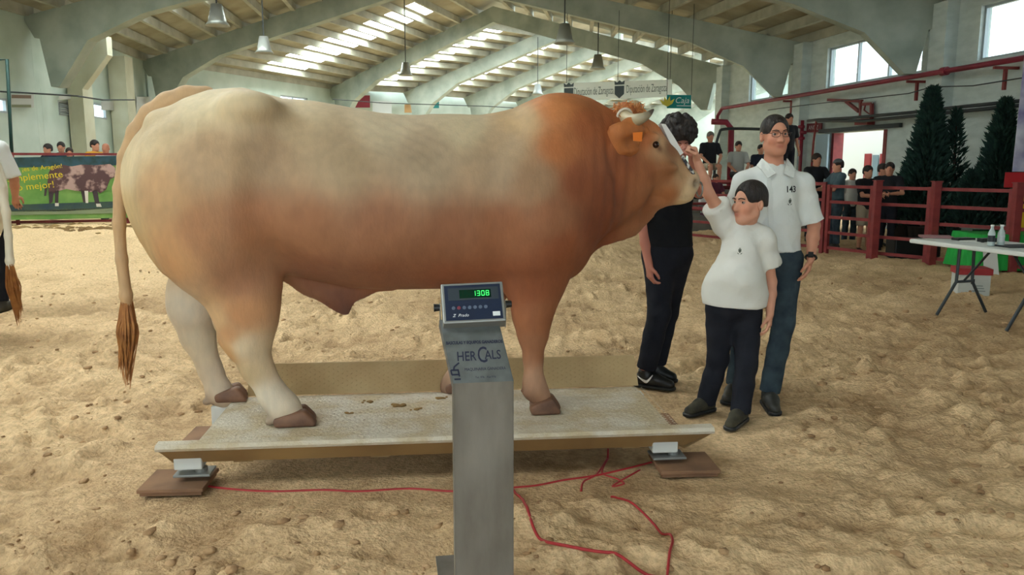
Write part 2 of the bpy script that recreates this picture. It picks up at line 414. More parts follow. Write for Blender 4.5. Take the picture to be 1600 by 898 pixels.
# right wall
RW = [FR[k][1] for k in range(6)]
def rw_holes(k, specs): return [(min(on_wall(RW[k], RW[k+1], a, 200)[0], on_wall(RW[k], RW[k+1], b, 200)[0]), max(on_wall(RW[k], RW[k+1], a, 200)[0], on_wall(RW[k], RW[k+1], b, 200)[0]), z0, z1) for a, b, z0, z1 in specs]
hN = rw_holes(3, [(1293, 1440, 3.52, 4.56), (1308, 1394, -.1, 2.33)])
hM = rw_holes(4, [(1173, 1234, 3.52, 4.5)])
hO = rw_holes(2, [(1526, 1700, 3.55, 4.6)])
wall('wall_right', RW[3], RW[4], ZE+.25, hN, M_wall, 'white painted brick side wall with a tall doorway and a three pane window')
wall('wall_right', RW[4], RW[5], ZE+.25, hM, M_wall, 'far end of the white side wall behind the man in white shirt')
wall('wall_right', RW[2], RW[3], ZE+.25, hO, M_wall, 'near stretch of the white side wall behind the dark conifers')
wall('wall_right', RW[0], RW[2], ZE+.25, [(3, 6.5, 3.5, 4.6), (9.5, 14, 3.5, 4.6)], M_wall, 'white side wall beside the arena, outside the picture')
window(RW[3], RW[4], hN[0], 3, 'bright three pane window high above the doorway'); window(RW[4], RW[5], hM[0], 2, 'farthest bright window of the white side wall, cut by a beam')
window(RW[2], RW[3], hO[0], 2, 'bright high window at the top right corner above the conifers')
# brick pilasters carrying the frames
M_pil = M_wall
for k in (2, 3, 4, 5):
    p = fR(k); d = (fR(5)-fR(2)).normalized(); n = V((-d.y, d.x, 0)); bm = bmesh.new()
    add_box(bm, V((p.x, p.y, ZE/2))-d*.25+n*.12, (.55, .5, ZE-.02), Matrix((n, d, V((0, 0, 1)))).transposed(), .01)
    o = bm_obj('trim_%d' % k, bm, M_pil); tag(o, ['', '', 'brick pilaster beyond the right edge', 'nearest white brick pilaster behind the conifers', 'second white brick pilaster right of the man in glasses', 'farthest white brick pilaster above the boy'][k], None, None, 'structure')
# left walls
LW = [FR[k][0] for k in range(13)]
hL = []
for a, b, c, d_ in ((88, 118, 156, 184), (143, 165, 160, 187)):
    t0, z1 = on_wall(LW[3], LW[4], a, c); t1, z0 = on_wall(LW[3], LW[4], b, d_); hL.append((t0, t1, z0, z1))
t0, z1 = on_wall(LW[2], LW[3], -25, 150); t1, z0 = on_wall(LW[2], LW[3], 10, 177); hLO = [(t0, t1, z0, z1)]
wall('wall_left', LW[3], LW[4], ZL+.25, hL, M_wallL, 'pale wall at the far left with two small bright windows', .07)
wall('wall_left', LW[2], LW[3], ZL+.25, hLO, M_wallL, 'pale wall at the left edge of the picture behind the white cow', .07)
wall('wall_left', LW[0], LW[2], ZL+.25, [(3, 6.5, 3.2, 4.2), (9.5, 13, 3.2, 4.2)], M_wallL, 'pale left wall beside the arena, outside the picture')
wall('wall_back', LW[4], LW[5], ZL+.25, [(7.4, 9.4, 3.9, 4.55)], M_wallL, 'pale back wall behind the rump of the bull')
wall('wall_back', LW[5], LW[12], ZL+.25, [], M_wallL, 'long pale back wall of the far wing beyond the bull')
window(LW[3], LW[4], hL[0], 1, 'small louvred window in the pale left wall', True); window(LW[3], LW[4], hL[1], 1, 'small bright window right of the louvred one'); window(LW[2], LW[3], hLO[0], 1, 'small bright window at the left edge of the picture')
window(LW[4], LW[5], (7.4, 9.4, 3.9, 4.55), 2, 'pale high window above the rump of the bull')
_e = fA(12)-fL(12)
wall('wall_end', FR[12][0], (FR[12][0][0]+_e.x, FR[12][0][1]+_e.y), 7.6, [], M_wallL, 'far end wall of the side wing')
wall('wall_front', FR[0][0], FR[0][1], 7.0, [(8, 16, -.1, 3.6)], M_wall, 'unseen wall with a wide gate, added behind the viewer to cut fill light')  # added out of view, holds back fill light from behind the camera
# left pilasters with the flared heads
def pilaster(px0, px1, seg, num, label, flare=True):
    P0 = V((*LW[seg], 0)); d = (V((*LW[seg+1], 0))-P0).normalized(); t0 = on_wall(LW[seg], LW[seg+1], px0, 200)[0]; Yc = (P0+d*t0).y-.28
    c = at_y((px0+px1)/2, 200, Yc); c.z = 0; w = (px1-px0)*Yc/FPX; d = V((1, 0, 0)); n = V((0, -1, 0))
    bm = bmesh.new(); add_box(bm, c+V((0, 0, ZE/2)), (w, .5, ZE), Matrix((d, n, V((0, 0, 1)))).transposed(), .012)
    if flare: add_prism(bm, [c+n*.26+d*x+V((0, 0, z)) for x, z in ((-w/2, 3.55), (w/2, 3.55), (w/2+.75, 4.45), (w/2+.75, 4.95), (-w/2, 4.95))], -n*.3)
    o = bm_obj('trim_%d' % num, bm, mat('cream_column_paint', S(196, 196, 172), .8, color2=S(208, 210, 190), scale=1.5)); tag(o, label, None, None, 'structure')
pilaster(118, 141, 3, 10, 'cream column with a flared head right of the louvred window'); pilaster(182, 208, 3, 11, 'pale column just left of the bull tail head', False)
# pinned feet of the portal frames rest on square piers
for k, nm, lb in ((3, 12, 'slim white pier under the left foot of the near roof frame'),):
    c = at_y(68, 200, 20.9); bm = bmesh.new(); add_box(bm, (c.x, c.y, ZP/2), (.14, .2, ZP)); o = bm_obj('trim_%d' % nm, bm, M_wallL); tag(o, lb, None, None, 'structure')
    c = at_y(60, 215, 20.85); bm = bmesh.new(); add_box(bm, (c.x, c.y, 1.12), (.12, .1, 2.26)); o = bm_obj('painted_panel', bm, M_red); tag(o, 'red painted panel beside the slim pier at far left', 'panel')
# outdoors seen through the doorway
M_facade = mat('sunlit_white_facade', S(238, 238, 232), .9); M_shutter = mat('red_shutter', S(150, 48, 50), .6)
d9 = (V((*RW[4], 0))-V((*RW[3], 0))).normalized(); n9 = V((d9.y, -d9.x, 0))
house = thing('house', 'white house seen outside through the bright doorway', 'house', at_y(1352, 300, 25.5)*1.0)
house.location.z = 0
bm = bmesh.new(); add_box(bm, (0, 0, 2.2), (9, .3, 4.4), Matrix((d9, n9, V((0, 0, 1)))).transposed()); bm_obj('facade', bm, M_facade, house)
def house_at(px, py): return at_plane(px, py, V(house.location)-n9*.2, n9)-V(house.location)
for a, b in ((1349, 1361), (1373, 1384)):
    p, q = house_at(a, 290), house_at(b, 240); bm = bmesh.new(); add_bar(bm, V(((p.x+q.x)/2, (p.y+q.y)/2, p.z)), V(((p.x+q.x)/2, (p.y+q.y)/2, q.z)), (V((p.x, p.y))-V((q.x, q.y))).length, .06, n9); bm_obj('shutter', bm, M_shutter, house)
p, q = house_at(1361, 290), house_at(1373, 242); bm = bmesh.new(); add_bar(bm, V(((p.x+q.x)/2, (p.y+q.y)/2, p.z)), V(((p.x+q.x)/2, (p.y+q.y)/2, q.z)), (V((p.x, p.y))-V((q.x, q.y))).length, .02, n9); bm_obj('house_window', bm, mat('dim_glass', S(120, 140, 150), .2), house)
bm = bmesh.new(); add_box(bm, (22, 20, -.06), (24, 40, .02)); o = bm_obj('ground', bm, mat('pale_pavement', S(190, 186, 176), .9)); tag(o, 'pale paved yard outside the doorway', None, None, 'structure')
# doorway trim
dr = bpy.data.objects.new('door_1', None); dr.location = V((*RW[3], 0))+d9*hN[1][0]; link(dr); tag(dr, 'open doorway with dark red frame and a sliding rail above', None, None, 'structure')
wdt = hN[1][1]-hN[1][0]; bm = bmesh.new()
for x in (.05, wdt-.05): add_bar(bm, d9*x, d9*x+V((0, 0, 2.33)), .12, .28, n9)
bm_obj('door_frame', bm, M_red, dr); bm = bmesh.new(); add_bar(bm, d9*-.6-n9*.2+V((0, 0, 2.4)), d9*(wdt+.5)-n9*.2+V((0, 0, 2.4)), .08, .1); bm_obj('door_rail', bm, M_dark, dr)
bm = bmesh.new(); add_bar(bm, d9*(wdt-.05)-n9*.25+V((0, 0, 1.16)), d9*(wdt+.55)-n9*.25+V((0, 0, 1.16)), .05, 2.3); bm_obj('door_leaf', bm, mat('pale_door', S(150, 176, 190), .5), dr)

# ---- sand floor with real relief
PLAT = V((-.38, 4.09, 0)); PYAW = math.radians(5.6)
FEET = []   # flattened spots, filled below
def ground_h(x, y):
    x = np.asarray(x, float); y = np.asarray(y, float)
    h = vnoise(x, y, 1.5, 1)*.07+vnoise(x*.8, y*1.5, .42, 2)*.075+vnoise(x*.8, y*1.3, .17, 3)*.055+vnoise(x, y*1.3, .075, 4)*.028+vnoise(x, y, .045, 12)*.012
    r = vnoise(x*.8, y*1.5, .26, 6); h = h-np.clip(.5-np.abs(r)*5, 0, 1)*.03
    r = vnoise(x+.5*y, y*1.6, .14, 7); h = h-np.clip(.5-np.abs(r)*5, 0, 1)*.014
    h = h+np.clip(vnoise(x, y, .11, 8)-.16, 0, 1)*.2*np.clip(.5+vnoise(x, y, .7, 9)*2, 0, 1)
    return h
_prints = np.random.RandomState(3); PR = []
for _ in range(620): PR.append((_prints.uniform(-8, 8), 2+_prints.rand()**1.3*14, _prints.uniform(.05, .1), _prints.uniform(.015, .035), _prints.uniform(0, 3.14)))
def ramp(x, y):
    a = np.clip((np.asarray(y, float)-8.5)/6.5, 0, 1); b = np.clip((3.5-np.asarray(x, float))/7, 0, 1); return .28*a*a*(3-2*a)*b*b*(3-2*b)
def relief(x, y):
    h = ground_h(x, y)+ramp(x, y)
    ux = (x-PLAT.x)*math.cos(PYAW)+(y-PLAT.y)*math.sin(PYAW); uy = -(x-PLAT.x)*math.sin(PYAW)+(y-PLAT.y)*math.cos(PYAW)
    q = np.maximum(np.abs(ux)-1.55, np.abs(uy)-.55); m = np.clip(q/.35, 0, 1); h = h*m-.035*(1-m)
    for fx, fy, fr in FEET:
        m = np.clip((np.hypot(x-fx, y-fy)-fr)/.15, 0, 1); h = h*m-.012*(1-m)
    return h
# ================================================================== PLATFORM SCALE, INDICATOR PILLAR
DECK = .205
M_alu = mat('dusty_tread_plate', S(188, 172, 142), 0.75, 0.0, color2=S(206, 198, 182), scale=5, bump=.5, bscale=60, lo=.4, hi=.6)
M_alu_side = mat('sand_brown_aluminium', S(158, 128, 84), 0.6, 0.1, color2=S(140, 110, 72), scale=4, bump=.1)
M_galv = mat('galvanised_sheet', S(128, 124, 116), 0.55, 0.3, color2=S(100, 95, 86), scale=7, bump=.06, bscale=40, stretch=(1, 1, .35))
M_board = mat('worn_brown_board', S(148, 112, 84), 0.85, color2=S(120, 90, 68), scale=5, bump=.2)
M_steel = mat('brushed_stainless', S(140, 142, 140), 0.45, 0.6)
M_black = mat('black_plastic', S(24, 26, 28), 0.4)
M_cable = mat('red_rubber_cable', S(168, 44, 48), 0.5)
ps = thing('weighing_platform', 'wide aluminium tread plate livestock scale the big bull stands on', 'scale', PLAT, PYAW)
HX, HY = 1.15, .37
bm = bmesh.new(); add_box(bm, (0, .0, DECK-.012), (2*HX, 2*HY, .024)); bm_obj('deck_plate', bm, M_alu, ps)
bm = bmesh.new(); pr = random.Random(4)      # raised tread lozenges
for i in range(86):
    for j in range(32):
        x = -HX+.02+i*.0272; y = -HY+.02+j*.0285+(.0142 if i % 2 else 0)
        if y > HY-.02: continue
        a = (.7 if (i+j) % 2 else -.7); c, s = math.cos(a), math.sin(a); l, w = .0105, .0032
        b0 = [bm.verts.new((x+c*u-s*v, y+s*u+c*v, DECK)) for u, v in ((-l, 0), (0, -w), (l, 0), (0, w))]; tp = bm.verts.new((x, y, DECK+.0028))
        for k in range(4): bm.faces.new((b0[k], b0[(k+1) % 4], tp))
o = bm_obj('tread_lozenge', bm, M_alu, ps); o['kind'] = 'stuff'
# front side beam: rounded lip above a leaning fascia, ends cut on the slant
def beam(sy, nm):
    bm = bmesh.new(); sec = [(0, DECK+.012), (.05, DECK+.008), (.062, DECK-.008), (.055, DECK-.022), (.02, DECK-.03), (0, DECK-.03)]
    add_prism(bm, [V((-1.325, sy*(HY+y), z)) for y, z in sec], V((2.675, 0, 0))); bm_obj(nm, bm, M_alu, ps)
beam(-1, 'front_lip')
bm = bmesh.new(); Lx, Rx = -1.315, 1.34
f = [V((Lx, -HY-.035, DECK-.03)), V((Rx, -HY-.035, DECK-.03)), V((Rx-.12, -HY+.02, DECK-.105)), V((Lx+.06, -HY+.02, DECK-.105))]
add_prism(bm, f, V((0, .012, .004))); bm_obj('front_fascia', bm, M_alu_side, ps)
for x0, dx in ((Lx, .06), (Rx, -.12)):
    bm = bmesh.new(); add_prism(bm, [V((x0, -HY-.03, DECK-.03)), V((x0+dx*.4, -HY+.12, DECK-.03)), V((x0+dx*1.3, -HY+.12, DECK-.12)), V((x0+dx, -HY+.02, DECK-.12))], V((.008, 0, 0))); bm_obj('end_gusset', bm, M_alu_side, ps)
bm = bmesh.new(); add_prism(bm, [V((-1.09, HY+.02, DECK)), V((1.175, HY+.02, DECK)), V((1.155, HY+.06, DECK+.175)), V((-1.07, HY+.06, DECK+.175))], V((0, .012, 0))); M_alu_back = mat('dusty_back_panel', S(190, 164, 120), .65, 0, color2=S(174, 146, 102), scale=4, bump=.1); bm_obj('back_panel', bm, M_alu_back, ps)
bm = bmesh.new()
for i in range(84):
    for j in range(6):
        x = -1.05+i*.026; z = DECK+.02+j*.026+(.013 if i % 2 else 0); y = HY+.02+.04*(z-DECK)/.175-.001
        l, w = .009, .003; a = .7 if j % 2 else -.7; c, s = math.cos(a), math.sin(a)
        b0 = [bm.verts.new((x+c*u-s*v, y, z+s*u+c*v)) for u, v in ((-l, 0), (0, -w), (l, 0), (0, w))]; tp = bm.verts.new((x, y-.0025, z))
        for k in range(4): bm.faces.new((b0[k], b0[(k+1) % 4], tp))
o = bm_obj('tread_lozenge', bm, M_alu_back, ps); o['kind'] = 'stuff'
for x in (-.95, -.3, .3, .95):
    bm = bmesh.new(); add_box(bm, (x, 0, DECK-.07), (.09, 2*HY-.06, .09)); bm_obj('cross_beam', bm, M_alu_side, ps)
def plat_local(p): return Matrix.Rotation(-PYAW, 3, 'Z') @ (V(p)-PLAT)
FT = []
for sx, sy in ((-1, -1), (1, -1), (-1, 1), (1, 1)):
    x = -1.18 if sx < 0 else 1.14; y = sy*.33
    ft = bpy.data.objects.new('load_cell_foot', None); ft.location = (x, y, .04); link(ft, ps)
    bm = bmesh.new(); add_box(bm, (0, 0, .006), (.17, .12, .012), None, .003); add_lathe(bm, [(.03, .012), (.03, .03), (.016, .034), (.016, .06)], (.03, 0, 0), 14); bm_obj('foot_plate', bm, M_steel, ft)
    bm = bmesh.new(); add_box(bm, (-.02, 0, .085), (.13, .08, .11), None, .006); bm_obj('load_cell', bm, mat('pale_grey_casting', S(206, 208, 204), .5), ft)
    p = PLAT+Matrix.Rotation(PYAW, 3, 'Z') @ V((x, y, 0)); FT.append(p)
for (p, sx, sy, lb) in ((FT[0], -1, -1, 'brown board under the near left foot of the scale'), (FT[1], 1, -1, 'brown board under the near right foot of the scale'), (FT[2], -1, 1, 'board hidden under the far left foot of the scale'), (FT[3], 1, 1, 'board hidden under the far right foot of the scale')):
    b = bpy.data.objects.new('support_board', None); b.location = (p.x+(-.075 if sx < 0 else .085), p.y-.01, -.02); b.rotation_euler = (0, 0, PYAW*.7); link(b); tag(b, lb, 'board')
    bm = bmesh.new(); add_box(bm, (0, 0, .026), (.3, .26, .018), None, .003); bm_obj('plank', bm, M_board, b)
    bm = bmesh.new(); add_box(bm, (0, 0, .0085), (.28, .24, .017)); bm_obj('backing_strip', bm, M_board, b)

# ---- the bent galvanised pillar with the weight indicator
PB = V((-.09, 2.45, 0)); pil = thing('indicator_pillar', 'bent galvanised steel pillar carrying the weight indicator in front of the bull', 'pillar', PB, math.radians(9))
pw, pd = .190, .055; zb = .82; top = V((-.032, .13, 1.0))
bm = bmesh.new()
def channel(bm, a, b, nrm, w, d):
    """U-shaped sheet: face plus two side flanges, from a to b"""
    a = V(a); b = V(b); x = V((1, 0, 0)); nrm = V(nrm)
    for c, s, in ((0, (w, .003)), (-w/2, (.003, d)), (w/2, (.003, d))):
        p = [a+x*(c-s[0]/2), a+x*(c+s[0]/2), b+x*(c+s[0]/2), b+x*(c-s[0]/2)]; add_prism(bm, p, nrm*s[1])
channel(bm, (0, 0, -.05), (0, 0, zb), (0, 1, 0), pw, pd); bm_obj('shaft', bm, M_galv, pil)
bm = bmesh.new(); dd = (top-V((0, 0, zb))).normalized(); nn = V((0, dd.z, -dd.y)).normalized()
channel(bm, (0, 0, zb), top, nn, pw, .05); bm_obj('leaning_head', bm, mat('dark_galvanised_sheet', S(112, 116, 116), .55, .4, color2=S(92, 96, 94), scale=12, bump=.05), pil)
bm = bmesh.new(); add_box(bm, (.0, .25, .004), (.27, .42, .008)); bm_obj('base_plate', bm, M_galv, pil)
M_ink = mat('blue_black_ink', S(34, 38, 60), .7)
Mx = lambda t, off: frame_matrix(V((0, 0, zb))+dd*0+(top-V((0, 0, zb)))*t+off-nn*.0015, (1, 0, 0), dd)
add_text('lettering', 'BASCULAS Y EQUIPOS GANADEROS', Mx(.62, V((0, 0, 0))), M_ink, pil, .0145, bold=.0006, sx=.78)
add_text('lettering', 'HER', Mx(.40, V((-.036, 0, 0))), M_ink, pil, .046, bold=.0004, sx=.75)
add_text('lettering', 'C', Mx(.41, V((.016, 0, 0))), M_ink, pil, .078, bold=.0004, sx=.62)
add_text('lettering', 'ALS', Mx(.41, V((.05, 0, 0))), M_ink, pil, .044, bold=.0004, sx=.75)
add_text('lettering', 'MAQUINARIA GANADERA', Mx(.2, V((.015, 0, 0))), M_ink, pil, .014, sx=.8); add_text('lettering', 'Tel. 976 - Fax 976', Mx(.075, V((.01, 0, 0))), M_ink, pil, .009)
bm = bmesh.new()
for a, b in (((-.064, .31), (-.082, .25)), ((-.082, .25), (-.086, .2)), ((-.095, .2), (-.07, .2)), ((-.095, .13), (-.095, .2)), ((-.072, .1), (-.072, .2)), ((-.095, .13), (-.072, .13)), ((-.09, .06), (-.07, .06))):
    A = Mx(a[1], V((a[0], 0, 0))) @ V((0, 0, 0)); B = Mx(b[1], V((b[0], 0, 0))) @ V((0, 0, 0)); add_bar(bm, A, B, .005, .001, nn)
bm_obj('crane_emblem', bm, M_ink, pil)
# indicator box, face tilted up towards the reader
hd = bpy.data.objects.new('weight_indicator', None); link(hd); tag(hd, 'stainless weight indicator with a green lit readout of 1308 on the pillar', 'weight indicator')
hd.rotation_euler = (math.radians(-20+90-45), math.radians(0), math.radians(9))
Rz = Matrix.Rotation(math.radians(9), 3, 'Z'); hd.location = PB+Rz @ (top+V((.014, -.012, .058)))
hd.rotation_euler = (math.radians(56), math.radians(-1.5), math.radians(8))
BW, BH = .205, .142
bm = bmesh.new(); fr_, bk = (BW/2, BH/2), (BW/2-.008, BH/2-.012)
add_box(bm, (0, 0, -.028), (BW, BH, .056), None, .004); bm_obj('housing', bm, M_steel, hd)
M_panel = mat('navy_keypad_foil', S(26, 38, 62), .35); bm = bmesh.new(); add_box(bm, (0, 0, .0008), (BW-.02, BH-.018, .0016)); bm_obj('front_panel', bm, M_panel, hd)
bm = bmesh.new(); add_box(bm, (.002, .03, .0022), (.165, .044, .001)); bm_obj('display_surround', bm, mat('dark_grey_foil', S(52, 60, 68), .3), hd)
bm = bmesh.new(); add_box(bm, (.008, .029, .003), (.104, .03, .001)); bm_obj('display_window', bm, mat('green_black_lcd', S(4, 44, 30), .15), hd)
bm = bmesh.new()
SEG = {'0': 'abcdef', '1': 'bc', '3': 'abcdg', '8': 'abcdefg'}
for k, ch in enumerate('1308'):
    cx, cy, w, h, s = .004+k*.0148, .0295, .0086, .0165, .0016
    P = {'a': ((-w/2, h/2), (w/2, h/2)), 'd': ((-w/2, -h/2), (w/2, -h/2)), 'g': ((-w/2, 0), (w/2, 0)), 'f': ((-w/2, 0), (-w/2, h/2)), 'e': ((-w/2, -h/2), (-w/2, 0)), 'b': ((w/2, 0), (w/2, h/2)), 'c': ((w/2, -h/2), (w/2, 0))}
    for c in SEG[ch]:
        a, b = P[c]; add_bar(bm, (cx+a[0], cy+a[1], .0042), (cx+b[0], cy+b[1], .0042), s, .0012, V((0, 0, 1)))
bm_obj('digits_1308', bm, mat('lit_green_digits', S(40, 240, 90), .4, emit=(.06, 1.0, .16, 1), estr=.9), hd)
for k in range(7):
    bm = bmesh.new(); add_lathe(bm, [(.0062, 0), (.0062, .0012), (.005, .0018)], (-.066+k*.0175, -.019, .0016), 12)
    bm_obj('button', bm, mat('red_key', S(120, 46, 60), .5) if k == 1 else mat('grey_key', S(84, 96, 116), .5), hd)
add_text('lettering', 'Z  Prado', frame_matrix((-.045, -.046, .0022), (1, 0, 0), (0, 1, 0)), mat('white_print', S(225, 228, 230), .6), hd, .0145, shear=.35)
bm = bmesh.new(); add_box(bm, (.072, -.045, .002), (.024, .015, .0008)); bm_obj('paper_sticker', bm, mat('white_sticker', S(214, 220, 222), .6), hd)
for s in (-1, 1):
    bm = bmesh.new(); r = bmesh.ops.create_cone(bm, segments=14, radius1=.013, radius2=.011, depth=.02, cap_ends=True)
    bmesh.ops.rotate(bm, verts=bm.verts, cent=(0, 0, 0), matrix=Matrix.Rotation(math.pi/2, 3, 'Y')); bmesh.ops.translate(bm, verts=bm.verts, vec=(s*(BW/2+.016), -.0, -.03)); bm_obj('clamp_knob', bm, M_black, hd)
    bm = bmesh.new(); add_prism(bm, [V((s*(BW/2+.004), .012, -.02)), V((s*(BW/2+.004), -.012, -.02)), V((s*(BW/2+.004), -.06, -.085)), V((s*(BW/2+.004), -.025, -.085))], V((s*.003, 0, 0))); bm_obj('bracket', bm, M_steel, hd)

# ================================================================== THE BULL
BO = V((-.45, 4.24, 0)); BYAW = math.radians(8); BU = V((math.cos(BYAW), math.sin(BYAW), 0)); BN = V((-math.sin(BYAW), math.cos(BYAW), 0))
def B(px, py, y=0.0):
    """pixel of the photograph -> bull coordinates (x forward, y away from the viewer, z up) on the lengthwise plane at y"""
    p = at_plane(px, py, BO+BN*y, BN)-BO; return np.array((p.dot(BU), y, p.z))
def b_world(P): P = np.asarray(P); return np.array(BO)+P[:, :1]*np.array(BU)+P[:, 1:2]*np.array(BN)+P[:, 2:3]*np.array((0, 0, 1.0))
def BS(px, py, s, y, *_):
    """same, at the visible near side (depth -y) for s = -1, mirrored for s = 1"""
    p = B(px, py, -y); p[1] = s*y; return p
ST = [  # px, top y, belly y, half width
    (192, 264, 300, .03), (196, 246, 325, .07), (205, 230, 350, .12), (220, 209, 382, .19), (238, 192, 410, .26), (254, 180, 428, .32), (277, 166, 442, .37), (302, 153, 452, .41), (340, 141, 456, .445), (390, 137, 452, .455),
    (420, 145, 432, .43), (450, 153, 427, .42), (500, 158, 436, .44), (550, 167, 446, .465), (600, 176, 449, .48), (650, 179, 448, .485), (700, 180, 447, .48), (750, 178, 447, .465), (800, 170, 450, .45), (825, 160, 448, .44),
    (850, 150, 444, .42), (875, 146, 436, .40), (900, 148, 412, .365), (920, 154, 388, .32), (940, 166, 368, .275), (955, 176, 357, .22), (975, 188, 350, .16), (992, 205, 340, .10)]
bx = np.array([B(a, 300)[0] for a, *_ in ST]); bt = np.array([B(a, t)[2] for a, t, *_ in ST]); bb = np.array([B(a, b)[2] for a, _, b, _ in ST]); bw = np.array([s[3] for s in ST])
def torso_f(X, Y, Z):
    x = X.ravel(); t = np.interp(x, bx, bt).reshape(X.shape); b = np.interp(x, bx, bb).reshape(X.shape); w = np.interp(x, bx, bw).reshape(X.shape)
    c = (t+b)/2; h = (t-b)/2; zz = (Z-c)/h
    wz = w*(1-.16*np.clip(zz, 0, 1)-.04*np.clip(-zz, 0, 1))
    p = 2.35; r = (np.abs(Y)/wz)**p+np.abs(zz)**p
    d = (r**(1/p)-1)*np.minimum(wz, h)*.9
    return np.maximum(d, np.maximum(bx[0]-X, X-bx[-1]))
bf = Field()
bf.fn((bx[0], -.5, bb.min()), (bx[-1], .5, bt.max()), torso_f, .04)
# shoulders, hip and rump muscles
for s in (-1, 1):
    bf.ell(BS(325, 345, s, .31), (.24, .17, .34), .12); bf.ell(BS(268, 292, s, .22), (.15, .14, .27), .1)
    bf.ell(BS(248, 190, s, .13), (.055, .06, .045), .07); bf.ell(BS(390, 166, s, .3), (.12, .1, .07), .12)
    bf.ell(BS(838, 330, s, .33), (.2, .13, .34), .1); bf.ell(BS(800, 300, s, .36), (.07, .07, .15), .1); bf.ell(BS(868, 240, s, .2), (.16, .15, .25), .14)
    bf.ell(BS(560, 330, s, .36), (.35, .12, .24), .15)
def leg(y, pts, rs, k=.05, flat=.82):
    P = [B(a, b, y+dy) for a, b, dy in pts]; bf.chain(P, rs, k, flat=(0, 1, 0), fs=flat)
# near hind, far hind, near fore, far fore
leg(-.26, [(345, 390, .04), (380, 455, .02), (386, 500, 0), (386, 532, 0)], [.23, .155, .118, .108], .09)
leg(-.26, [(386, 532, 0), (401, 573, 0), (428, 618, 0), (444, 637, 0), (452, 646, 0)], [.108, .077, .07, .078, .066], .03)
bf.ell(B(353, 528, -.26), (.04, .04, .04), .025)
leg(.22, [(330, 400, -.04), (305, 452, 0), (300, 480, 0), (309, 525, 0)], [.2, .125, .1, .088], .09)
leg(.22, [(309, 525, 0), (329, 578, 0), (343, 612, 0), (352, 624, 0)], [.088, .062, .068, .06], .03); bf.ell(B(284, 482, .22), (.035, .04, .05), .03)
leg(-.24, [(842, 395, .04), (836, 440, .02), (832, 492, 0), (833, 524, 0)], [.19, .145, .088, .075], .07)
leg(-.24, [(833, 524, 0), (833, 560, 0), (834, 596, 0), (836, 608, 0), (845, 619, 0)], [.075, .05, .054, .062, .054], .025)
leg(.22, [(780, 410, 0), (748, 480, 0), (736, 520, 0), (722, 560, 0), (712, 592, 0), (708, 604, 0), (714, 612, 0)], [.17, .095, .075, .05, .054, .064, .055], .04)
for y, a, b in ((-.26, 424, 655), (.22, 326, 625), (-.24, 824, 612), (.22, 698, 604)):
    for s in (-1, 1): bf.ell(B(a-1, b, y)+(0, s*.03, 0), (.03, .02, .022), .01)
# sheath
bf.chain([B(432, 420), B(480, 441), B(522, 462), B(536, 478), B(540, 487)], [.02, .042, .048, .03, .013], .035, flat=(0, 1, 0), fs=.55)
bf.chain([B(610, 444), B(560, 448), B(528, 462)], [.025, .03, .03], .04, flat=(0, 1, 0), fs=.5); bf.chain([B(440, 415), B(500, 436), B(560, 444)], [.04, .05, .04], .05, flat=(0, 1, 0), fs=.5)
# scrotum, brisket
bf.ell(B(352, 490, .02), (.07, .08, .13), .05); bf.ell(B(880, 392, 0), (.12, .17, .14), .1)
bf.chain([B(905, 374), B(950, 352), B(990, 338), B(1014, 328)], [.06, .06, .045, .03], .06, flat=(0, 1, 0), fs=.35)
# neck and head (the head hangs from the poll, muzzle to the right)
bf.cone(B(880, 270), B(975, 258), .33, .2, .1, flat=(0, 1, 0), fs=.62)
HD = [((984, 198), .095), ((994, 228), .125), ((1012, 262), .135), ((1043, 285), .098), ((1066, 291), .08)]
bf.chain([B(*p) for p, _ in HD], [r for _, r in HD], .035, flat=(0, 1, 0), fs=.86)
bf.ell(B(976, 180), (.055, .1, .075), .03)
bf.chain([B(996, 198), B(1014, 208), B(1042, 245), B(1068, 274)], [.065, .058, .055, .048], .025)
bf.chain([B(996, 318), B(1030, 312), B(1058, 310)], [.05, .04, .035], .03)
bf.ell(B(1077, 284), (.05, .085, .065), .025); bf.ell(B(1066, 309), (.06, .06, .03), .025)
for s in (-1, 1):
    bf.ell(BS(990, 285, s, .10), (.1, .06, .15), .04); bf.ell(BS(1018, 214, s, .1), (.05, .03, .025), .02); bf.ell(BS(1024, 226, s, .13), (.026, .02, .018), .012, mode='sub')
    bf.ell(BS(1040, 262, s, .1), (.07, .03, .02), .03); bf.ell(BS(1086, 286, s, .07), (.014, .03, .024), .008, mode='sub')
    bf.cone(BS(957, 235, s, .28), BS(972, 300, s, .25), .025, .03, .06, mode='sub'); bf.cone(BS(972, 300, s, .25), BS(1000, 338, s, .17), .03, .02, .05, mode='sub')
bf.cone(B(1094, 303, -.1), B(1064, 308, -.1), .006, .005, .008, mode='sub')
# wrinkles and creases: shallow folds on the flank and neck, leg/belly crease
for a, b, c, d, y in ((845, 275, 846, 330, -.43),):
    bf.cone(B(a, b, y), B(c, d, y), .01, .01, .02, mode='sub')
